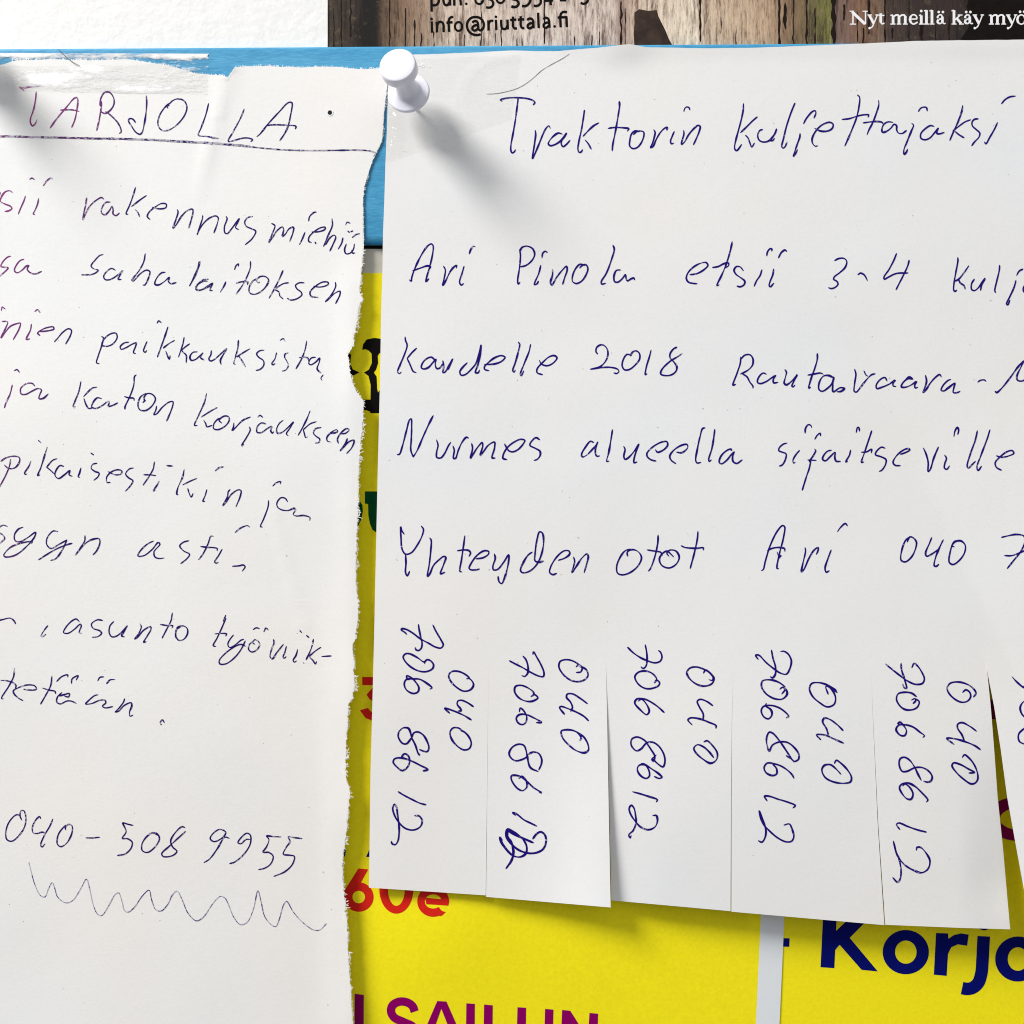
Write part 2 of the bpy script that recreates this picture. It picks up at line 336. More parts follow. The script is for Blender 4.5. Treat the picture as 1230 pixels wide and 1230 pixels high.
# handwriting of the tear-off notice: one entry per word, strokes as x,y pairs in a grid of 4.1 units (6.15 where noted) per millistep
W_RIGHT = [
("Traktorin", 600, 0, 4.1, """12,498 4,492 12,488 45,482 95,481 140,486 165,495 174,505 166,516
92,482 86,530 78,590 66,660 56,715 56,742 62,753 72,748 78,738
176,642 178,660 172,710 162,782 175,755 192,715 212,665 228,633 243,619 249,630
308,660 290,655 268,668 248,690 240,708 250,717 272,712 295,698 315,675 330,655 322,672 306,692 304,708 312,722 328,712 346,692
418,543 413,580 403,640 390,700 386,735 392,750 402,748 408,738
488,605 465,618 440,640 412,670
422,690 436,706 451,733
590,500 591,520 583,575 570,650 557,715 555,741
536,632 560,628 590,628 618,630 637,634 630,645
688,648 668,644 650,660 642,690 641,718 655,731 675,728 695,708 710,672 710,650 695,645 675,648 660,662
760,640 766,650 763,672 752,708 743,727 755,722 770,690 790,655 812,632 826,627 824,640
860,648 850,672 842,695 846,708 857,705
908,548 912,534 922,526 933,530 937,540
907,643 908,660 898,695 896,711 910,700 932,662 958,632 978,617 988,622 984,645 970,680 955,712"""),
("kuljettajaksi", 800, 80, 6.15, """572,275 570,320 556,390 535,470 515,545 506,595 511,615 522,620 538,605 557,576
673,372 640,400 600,440 552,486
588,508 603,523 620,565 633,594 652,566
712,465 695,470 680,492 678,520 690,545 720,557 755,550 785,525 805,490 817,460 808,490 785,520 768,545 790,545 800,530
952,270 925,335 890,440 868,530 855,590 865,602 880,590 893,557
990,495 988,520 972,565 955,615 940,662 955,645 970,615"""),
("kuljettajaksi", 930, 0, 4.1, """145,608 155,588 172,565 188,549 202,545 205,556 196,580
200,632 228,645 262,645 285,632 290,612 275,602 248,608 222,625 198,655 186,685 190,708 203,720 212,718
410,468 420,478 418,520 405,580 388,625 365,680 348,718
335,588 370,584 405,573 435,566 465,566 462,576
514,495 515,515 500,565 482,610 466,640 457,663
438,605 475,600 510,598 532,603 536,612
583,602 560,600 540,612 530,635 533,650 550,648 575,630 590,612 602,618 603,640 612,655 630,657 650,643
678,608 686,616 675,645 655,695 638,740 640,760 650,750 656,736
710,548 722,532 738,527 750,530 753,545
786,622 770,618 742,635 722,658 722,680 740,688 765,680 788,655 808,630 800,648 802,658 818,658 836,652
928,520 924,545 905,600 882,650 865,690
966,590 940,600 905,625 880,645
892,648 908,662 934,678
1004,585 985,588 974,602 976,620 995,638 1012,655 1008,675 985,700 973,717
1099,604 1085,635 1062,675 1042,708 1036,700
1120,510 1135,492 1160,477 1187,473"""),
("Ari", 450, 270, 4.1, """172,272 180,278 182,262 200,210 235,140 262,103 280,94 288,104 285,145 270,210 255,262 252,280 266,266
188,226 225,213 260,202 275,206 272,216
340,205 348,222 343,260 335,297 350,275 372,230 390,208 404,199 402,212
440,205 430,240 418,282 426,297 437,290
466,142 474,120 486,105 495,108"""),
("Pinola", 450, 270, 4.1, """714,122 718,150 712,220 704,275 707,292 715,284
716,130 725,112 750,105 778,118 788,145 775,175 745,200 712,208
818,200 808,240 790,280 786,295 800,290 806,278
824,162 828,140 840,130 850,136
876,222 876,245 866,285 872,297 895,260 925,222 945,204 948,222 935,262 926,292
1035,200 1012,194 990,215 975,250 974,278 992,289 1018,278 1040,248 1050,215 1040,196 1022,200 1010,212
1174,102 1180,118 1165,175 1140,240 1116,280 1118,292 1136,288
1210,222 1190,225 1178,255 1182,280 1198,282 1222,262 1235,245 1238,262 1244,276 1262,266 1276,262 1280,270"""),
("etsii", 680, 270, 4.1, """610,246 645,240 680,220 698,200 690,186 660,190 622,212 598,240 592,265 602,282 622,288 644,290
818,84 808,130 788,195 765,250 745,290 742,300 752,296
722,210 750,205 775,192 800,188 800,200 785,212
872,225 858,208 840,205 827,222 835,242 862,262 880,278 876,295 858,305 842,302
964,222 955,250 938,275 926,302
1022,218 1018,245 1004,280 1000,300 1006,305 1022,288
988,152 992,132 1006,117 1014,120 1012,128
1046,162 1060,136 1078,124 1086,130"""),
("3-4", 930, 270, 4.1, """298,176 318,166 345,166 357,180 350,208 322,236 296,256 292,268 308,278 314,292 300,308 280,314 268,310
412,246 424,238 440,244 452,260 458,274
602,142 590,172 565,220 540,258 542,268 558,260 600,240 658,237
664,175 658,200 635,250 612,295 600,319"""),
("kulj", 930, 270, 4.1, """904,162 904,180 894,235 885,290 884,322 890,328 898,322
958,202 935,235 908,268 888,278
908,268 915,285 935,300 940,316
985,268 972,290 972,318 985,324 1005,310 1025,280 1038,264 1022,295 1016,322
1110,200 1108,225 1095,280 1086,325 1090,333
1190,275 1182,305 1162,350 1144,390 1150,394 1160,372
1194,248 1206,228 1224,218
1250,300 1232,300 1226,320 1234,334 1250,330"""),
("kaudelle", 450, 270, 4.1, """150,553 152,570 160,592 148,635 125,690 113,725 122,733 130,726
206,608 185,628 160,658
160,658 175,690 190,722 204,728
298,668 280,652 255,660 235,682 230,704 242,710 265,702 285,680 302,662 298,685 306,708 322,704 334,686
336,670 340,700 336,728 345,726 365,695 384,660 374,685 362,712
455,680 435,700 420,722 425,740 445,738 475,712 500,680 515,630 524,592 520,640 508,690 496,728 510,728 516,716
542,688 590,685 625,672 642,652 625,644 590,655 560,678 540,700 542,712 562,718
708,578 714,588 706,630 692,680 680,718 686,726 692,716
768,590 760,625 738,680 718,735 722,743 734,720
812,668 820,685 850,694 880,680 898,655 885,644 860,650 830,675 800,710 800,728 826,738"""),
("2018", 680, 270, 4.1, """155,636 147,625 150,605 165,593 182,592 200,608 206,635 195,670 165,700 120,711
120,711 165,704 220,702 255,712 260,722 250,732 236,730
318,642 300,638 282,662 276,695 288,714 312,712 340,690 362,660 360,632 342,620 324,630 318,645
418,618 410,650 395,700 390,738 397,734
570,635 548,650 512,672 470,715 466,735 485,742 515,740 540,722 545,698 530,675 512,655 512,635 530,610 545,602 540,608"""),
("Rautavaara-", 680, 270, 4.1, """860,652 858,680 842,730 822,790 834,786
862,660 880,642 905,640 920,660 918,690 900,712 870,730 860,734
868,734 890,748 905,775 920,795 920,804
985,735 970,730 950,748 942,775 955,782 985,772 1010,755 1032,742 1020,762 1022,778 1042,776
1078,714 1085,725 1080,750 1074,780 1084,788 1105,775 1125,755 1138,738 1124,765 1112,795 1118,798 1126,790"""),
("Rautavaara-", 930, 270, 4.1, """212,634 212,660 200,705 182,755 170,805 178,800
166,740 195,735 228,730 240,735
290,752 268,742 242,745 222,775 220,810 235,820 262,805 285,780 294,750 288,790 290,822 325,802 346,806 328,820 310,822
396,712 402,735 396,780 394,820 404,824 425,800 455,762 480,738 496,734
442,720 452,740 460,745
555,768 545,752 522,762 502,790 505,806 530,800 565,785 595,765 585,780 586,794 598,796
648,762 665,748 682,760 658,758 632,780 626,798 645,800 672,790 700,772 692,788 694,804 706,800
745,742 750,770 742,800 732,826 745,815 768,780 795,750 815,737 822,748
868,762 858,765 832,790 822,815 835,818 858,802 890,780 885,800 882,826 905,825 914,820
1003,774 1015,766 1035,764 1042,770
1088,820 1095,826 1115,810 1160,755 1200,700 1228,670
1228,670 1215,700 1195,745 1198,765 1225,768 1250,740 1280,700"""),
("Nurmes", 450, 270, 4.1, """112,1132 122,1130 135,1095 155,1020 172,960 180,955 182,990 180,1060 178,1110 190,1143
190,1143 210,1110 240,1040 270,975 288,940
305,1060 312,1085 305,1120 306,1145 325,1148 345,1125 362,1090 374,1072
386,1090 392,1110 388,1150 398,1150 412,1110 432,1068 452,1046 462,1050
478,1078 482,1100 472,1150 482,1135 505,1098 530,1072 532,1090 520,1135 535,1118 560,1085 590,1070 590,1100 578,1148 592,1148
640,1080 660,1112 680,1118 708,1105 732,1078 740,1062 720,1056 690,1068 655,1095 634,1130 632,1150 650,1156
812,1058 795,1048 776,1062 764,1085 790,1100 814,1115 815,1135 800,1155 786,1160"""),
("alueella", 680, 270, 4.1, """135,1072 120,1066 95,1095 76,1130 80,1143 100,1135 130,1105 150,1082 156,1068 145,1100 145,1130 152,1140 164,1138
228,1010 222,1050 210,1120 200,1165 210,1164
284,1092 290,1105 284,1140 290,1155 305,1148 335,1115 358,1080 345,1115 335,1150 334,1172 348,1168
440,1108 450,1120 480,1108 500,1085 496,1068 470,1070 425,1095 398,1125 400,1142 420,1158 442,1163
545,1120 570,1122 598,1098 596,1082 570,1085 530,1110 510,1140 518,1160 540,1176
683,1000 672,1003 660,1040 645,1110 638,1160 645,1173 662,1170
732,1008 728,1040 718,1100 702,1155 704,1166 714,1158
808,1105 815,1110 812,1104 790,1112 762,1140 754,1170 765,1177 790,1160 815,1130 828,1118 820,1140 822,1165 840,1175 866,1158"""),
("sijaitseville", 930, 270, 4.1, """62,1075 45,1080 25,1098 22,1112 40,1120 58,1128 55,1155 40,1182 26,1188
124,1112 108,1130 92,1160 95,1174 102,1170
152,1025 154,1002 168,984 180,988 184,998
200,1105 204,1112 190,1140 172,1165 178,1162 172,1200 160,1235 138,1306
166,1158 205,1160
200,1055 212,1036 226,1026 228,1038
280,1110 262,1115 242,1138 238,1155 252,1162 275,1142 300,1120 298,1145 305,1164 325,1165
376,1110 370,1135 355,1160 352,1168 360,1164
404,1022 410,998 416,998 420,1015
480,1015 465,1060 445,1120 430,1170 440,1168
430,1120 455,1118 480,1105 478,1122
545,1100 528,1095 502,1118 498,1132 525,1142 550,1156 548,1180 530,1208 518,1214
622,1130 650,1120 668,1108 660,1102 635,1110 600,1140 585,1170 595,1184 620,1186
735,1100 748,1130 758,1170 758,1216 768,1205 785,1150 808,1095
885,1042 890,1015 902,998 908,1010 904,1032
840,1135 848,1150 840,1175 838,1198 850,1204 862,1188
1000,1015 990,1060 965,1130 950,1188 955,1198 975,1180 990,1165
1062,1010 1050,1050 1020,1130 998,1195 1004,1210 1020,1190
1095,1138 1120,1145 1155,1138 1180,1125 1172,1112 1145,1118 1110,1145 1088,1172 1095,1195 1118,1208"""),
("Yhteyden", 450, 540, 4.1, """145,416 134,400 128,380 130,440 135,490 152,515 180,508 210,470 235,420 240,392 230,377
152,515 154,560 152,605 160,622 172,600
272,436 278,445 276,500 268,570 260,625 270,615 290,570 320,540 340,526 350,530 338,570 324,612 345,604
444,425 438,470 428,540 420,600 428,602
408,498 440,494 465,498 472,510 465,525
500,538 535,532 560,515 562,502 540,498 505,520 475,560 465,585 475,592 500,592 515,588
590,515 594,535 582,575 585,592 605,590 635,555 660,518 658,560 640,630 625,660 612,650 608,625
775,505 755,520 730,560 718,595 728,606 760,600 795,570 820,520 832,450 825,410 812,405 800,440 790,510 790,548 810,554 830,549
905,545 935,535 960,515 958,500 935,498 900,525 868,575 862,605 878,616 895,610
980,530 985,550 972,605 990,580 1020,535 1045,514 1052,525 1045,560 1032,605"""),
("otot", 690, 540, 4.1, """262,525 260,505 280,493 310,500 330,530 315,570 275,605 235,617 212,608 208,575 225,530 250,498 275,490
412,422 410,460 395,530 372,590 364,598
358,494 395,500 425,506 432,520
465,525 455,510 470,495 500,500 516,530 500,565 465,583 430,570 418,540 430,515 455,500 475,515 488,528
608,404 605,440 590,510 570,585
526,474 545,482 600,486 635,484 634,494"""),
("Ari", 690, 540, 4.1, """922,596 930,590 940,550 965,470 1000,400 1025,374 1035,380 1028,440 1010,510 998,585 1004,586
950,498 975,486 1010,482 1035,488 1036,500
998,505 1010,530 1018,520 1008,535
1136,484 1138,500 1125,560 1118,602 1130,590 1155,535 1180,495 1200,482 1200,495 1192,515"""),
("Ari", 930, 540, 4.1, """280,495 265,535 250,585 256,604 270,597
312,403 325,385 350,364 360,375"""),
("040", 930, 540, 4.1, """668,430 645,450 625,510 625,545 645,553 675,530 695,490 700,455 685,435 668,430 655,455
775,434 765,460 745,510 750,525 775,515 810,490
832,445 815,480 795,530 788,572 798,575 810,565
905,448 885,455 865,510 862,555 880,566 912,545 938,505 940,470 920,450 895,452 875,475 885,478"""),
("7", 930, 540, 4.1, """1120,432 1150,425 1190,418 1228,425 1235,450 1215,500 1180,545 1148,585
1134,522 1170,522 1240,495"""),
]
W_SLIPS = [
(0, "706 86 12", 440, 730, 6.15, """492,128 515,175 550,235 568,275 552,297 510,290 460,262 400,230 340,185 290,158 262,155 258,163 285,182 298,196
385,125 390,160 402,220 412,265 405,300 385,316 365,308 362,296
440,390 425,400 380,370 320,340 290,340 272,362 290,400 340,445 400,470 450,470 490,448 496,420 475,392 450,383 435,395 430,410
318,530 295,530 280,560 295,605 345,633 380,622 388,590 365,550 330,515 298,502 300,520 340,525 390,527 435,550 485,592 470,600
240,915 270,888 310,890 325,920 335,960 360,1010 385,1080 395,1090 375,1065
335,960 295,1005 265,1000 235,950 240,915
335,960 350,925 380,917 420,940 450,990 462,1035 450,1062 425,1060 395,1048
268,1115 265,1095 285,1078 310,1095 320,1130 305,1175 265,1203 230,1180 198,1140 210,1115 265,1110 340,1135 400,1165 455,1195 420,1205"""),
(0, "12", 440, 900, 6.15, """236,314 275,338 340,372 395,398 440,410
358,490 388,492 412,525 400,570 350,596 290,585 240,540 205,480 195,430 208,406 222,425 230,480 240,550 242,620 232,680 212,705 188,695 186,682"""),
(0, "040", 440, 730, 6.15, """740,525 760,520 735,495 680,470 630,472 608,500 625,545 670,590 720,616 770,605 792,570 780,540 752,515
790,730 745,700 700,683 675,690 672,715 695,745 700,762 680,762
775,828 720,795 640,760 578,742 600,765 615,778
705,905 680,888 640,888 618,920 630,970 670,1020 720,1050 760,1040 775,1000 755,950 720,915 700,908"""),
(1, "706 86", 590, 770, 6.15, """308,98 312,80 340,125 370,180 390,235 385,262 350,258 290,230 230,195 180,170 135,146
235,112 255,135 272,190 268,240 245,262 228,255
318,395 310,375 270,345 220,327 180,335 172,370 200,415 250,442 300,445 345,420 335,405 318,395 295,410
208,520 215,495 240,515 262,560 255,600 232,617 200,605 185,570 205,545 255,542 310,565 370,600 335,602
270,850 240,870 180,884 145,862 132,830 155,785 200,762 240,770 258,810 268,870 290,935 345,963
275,835 310,820 350,830 372,870 370,910 352,950
268,840 275,900 292,940
205,1015 225,998 260,1035 262,1080 230,1105 185,1080 148,1020 150,995 200,995 250,1025 310,1080 372,1120 355,1115"""),
(1, "1 2", 590, 900, 6.15, """178,488 158,468 190,480 240,520 290,545 335,567
62,655 85,700 130,760 165,788 215,795 255,770 262,720 235,665 190,630 122,590 108,640 150,700 205,745 280,768 340,762 385,735 405,680 395,630 365,610 335,625 308,660
120,590 150,620 230,655 310,690
125,600 118,640 150,690 165,760 150,820 110,880
60,650 75,690 125,755 165,790"""),
(1, "1 2", 590, 900, 6.15, """120,592 112,635 148,680 158,730 160,780 148,830 112,874
64,652 78,672"""),
(1, "040", 590, 770, 6.15, """628,190 650,175 672,200 660,228 630,232
668,195 620,155 560,137 510,150 500,190 535,250 590,290 645,300 690,285 715,255 705,215 672,190
710,462 660,425 600,390 562,392 556,415 585,450 600,490 588,518
540,540 505,490 515,483 570,500 640,530 690,560 718,588
655,735 665,715 640,680 610,662 555,655 518,665 525,710 570,765 630,810 690,825 718,805 715,765 685,710 640,675 620,668"""),
(2, "706 86 1", 740, 760, 5.59, """78,98 110,130 160,165 210,188 260,202 295,192 308,165 298,130 285,120
196,82 205,130 208,180 200,225 182,240 168,230
262,335 272,310 245,275 200,257 150,265 126,295 145,340 190,372 235,375 285,355 292,335 272,318 258,335
150,458 170,445 210,490 222,530 205,550 165,520 125,470 140,445 190,445 250,475 290,505 322,535
210,740 180,715 140,700 105,715 102,755 135,792 165,782 205,740 245,735 285,760 320,815 328,865 315,900 280,880 250,850
205,740 235,785 260,830 250,862 240,850 268,822
172,878 195,885 222,930 222,965 200,978 160,955 142,915 155,890 190,885 240,915 290,950 308,970 290,978 258,966
112,1068 150,1078 215,1098 278,1122 270,1135"""),
(2, "2", 740, 900, 5.59, """248,445 270,445 278,480 262,520 220,540 170,525 130,485 95,430 88,395 102,376 120,395 130,440 134,490 115,545 85,575 95,595 100,580"""),
(2, "040", 740, 760, 5.59, """588,270 600,250 630,270 652,300 645,320 625,315
640,275 600,250 540,230 495,238 475,268 495,310 550,350 600,358 645,340 658,305 640,278
650,490 610,462 565,447 545,460 560,500 585,545 585,580
510,618 482,585 500,572 560,578 620,600 672,625 670,640
590,733 610,725 645,755 680,810 672,855 635,876 585,850 535,805 522,775 545,752 585,765 625,800 655,838"""),
(3, "706 86 1", 890, 770, 5.59, """115,122 98,95 120,95 170,145 220,185 265,215 305,222 330,180 338,130 315,85 285,68 268,70
205,62 215,115 232,175 230,225 212,247 198,240
262,322 280,310 295,325 275,355
295,305 250,275 195,260 145,268 138,305 170,355 230,388 280,388 310,355 300,320 285,308
170,420 165,435 200,460 208,495 185,522 155,510 136,470 150,440 200,432 250,445 295,475 320,505 305,515
345,800 300,730 255,665 215,620 190,612 172,650 175,700 190,738 210,700 255,678 310,680 355,712 388,760 385,795 355,808 345,795
345,795 305,770
215,820 175,820 155,850 170,885 215,903 240,890 238,855 215,825 260,835 310,865 345,900 355,920
175,1072 158,1042 190,1042 250,1062 310,1080 365,1105 350,1120"""),
(3, "2", 890, 920, 5.59, """290,397 325,390 345,430 355,475 340,505 305,510 250,485 190,435 150,390 125,325 122,300 140,345 160,400 168,440 160,485 140,512 118,503"""),
(3, "040", 890, 770, 5.59, """585,355 570,305 600,310 645,345
640,330 590,300 530,280 475,285 460,320 480,370 530,415 580,442 625,425 635,380 610,325 575,298
685,600 650,565 595,525 560,517 548,540 575,590 588,635
535,662 508,630 560,630 620,655 688,685
670,893 640,860 600,830 560,835 543,865 565,915 620,945 690,955 735,945 742,915 715,865 665,815 640,800 628,820"""),
(4, "706 86", 1030, 770, 6.15, """208,170 250,205 310,252 370,295 430,320 480,312 494,280 475,230 440,180 418,165 402,195
322,165 325,210 345,275 362,350 345,345 335,320
400,435 425,425 430,440 412,460
435,410 400,385 350,378 300,390 288,430 310,475 350,505 400,508 440,490 456,450 435,428
330,620 298,610 312,598 345,630 362,665 348,698 315,695 285,655 300,625 350,618 410,635 460,672 495,700 485,710
425,935 385,880 345,858 315,870 308,915 330,962 365,962 425,935 480,935 530,965 552,1005 540,1035 515,1042 490,1035
425,935 445,980 470,1028
335,1068 350,1055 385,1080 410,1130 395,1168 365,1165 325,1120 310,1080 330,1055 370,1048 420,1070 470,1115 520,1175 510,1187"""),
(4, "12", 1030, 930, 6.15, """312,408 288,370 305,360 370,385 440,410 508,427
435,560 440,540 465,540 505,580 535,640 520,700 475,727 420,712 350,670 295,600 265,495
300,600 315,660 322,730 310,785 295,797 262,765"""),
(4, "040", 1030, 770, 6.15, """778,378 800,360 830,380 835,415 810,445 770,452 720,430 675,385 662,345 685,312 740,302 800,315 850,345 875,385 858,412
878,665 830,630 770,602 740,615 740,645 770,690 790,740
712,762 658,718 720,722 800,745 870,775 908,802
775,858 790,840 825,865 860,910 885,970 888,1020 870,1048 840,1055 790,1025 730,970 698,920 710,900 760,912 820,945 865,970 825,975"""),
(5, "7", 1030, 770, 6.15, """1143,265 1180,305 1230,345 1275,360
1225,335 1260,380
1265,440 1225,450 1202,490 1215,540 1260,580
1265,630 1220,655 1190,690 1195,740 1240,765"""),
]
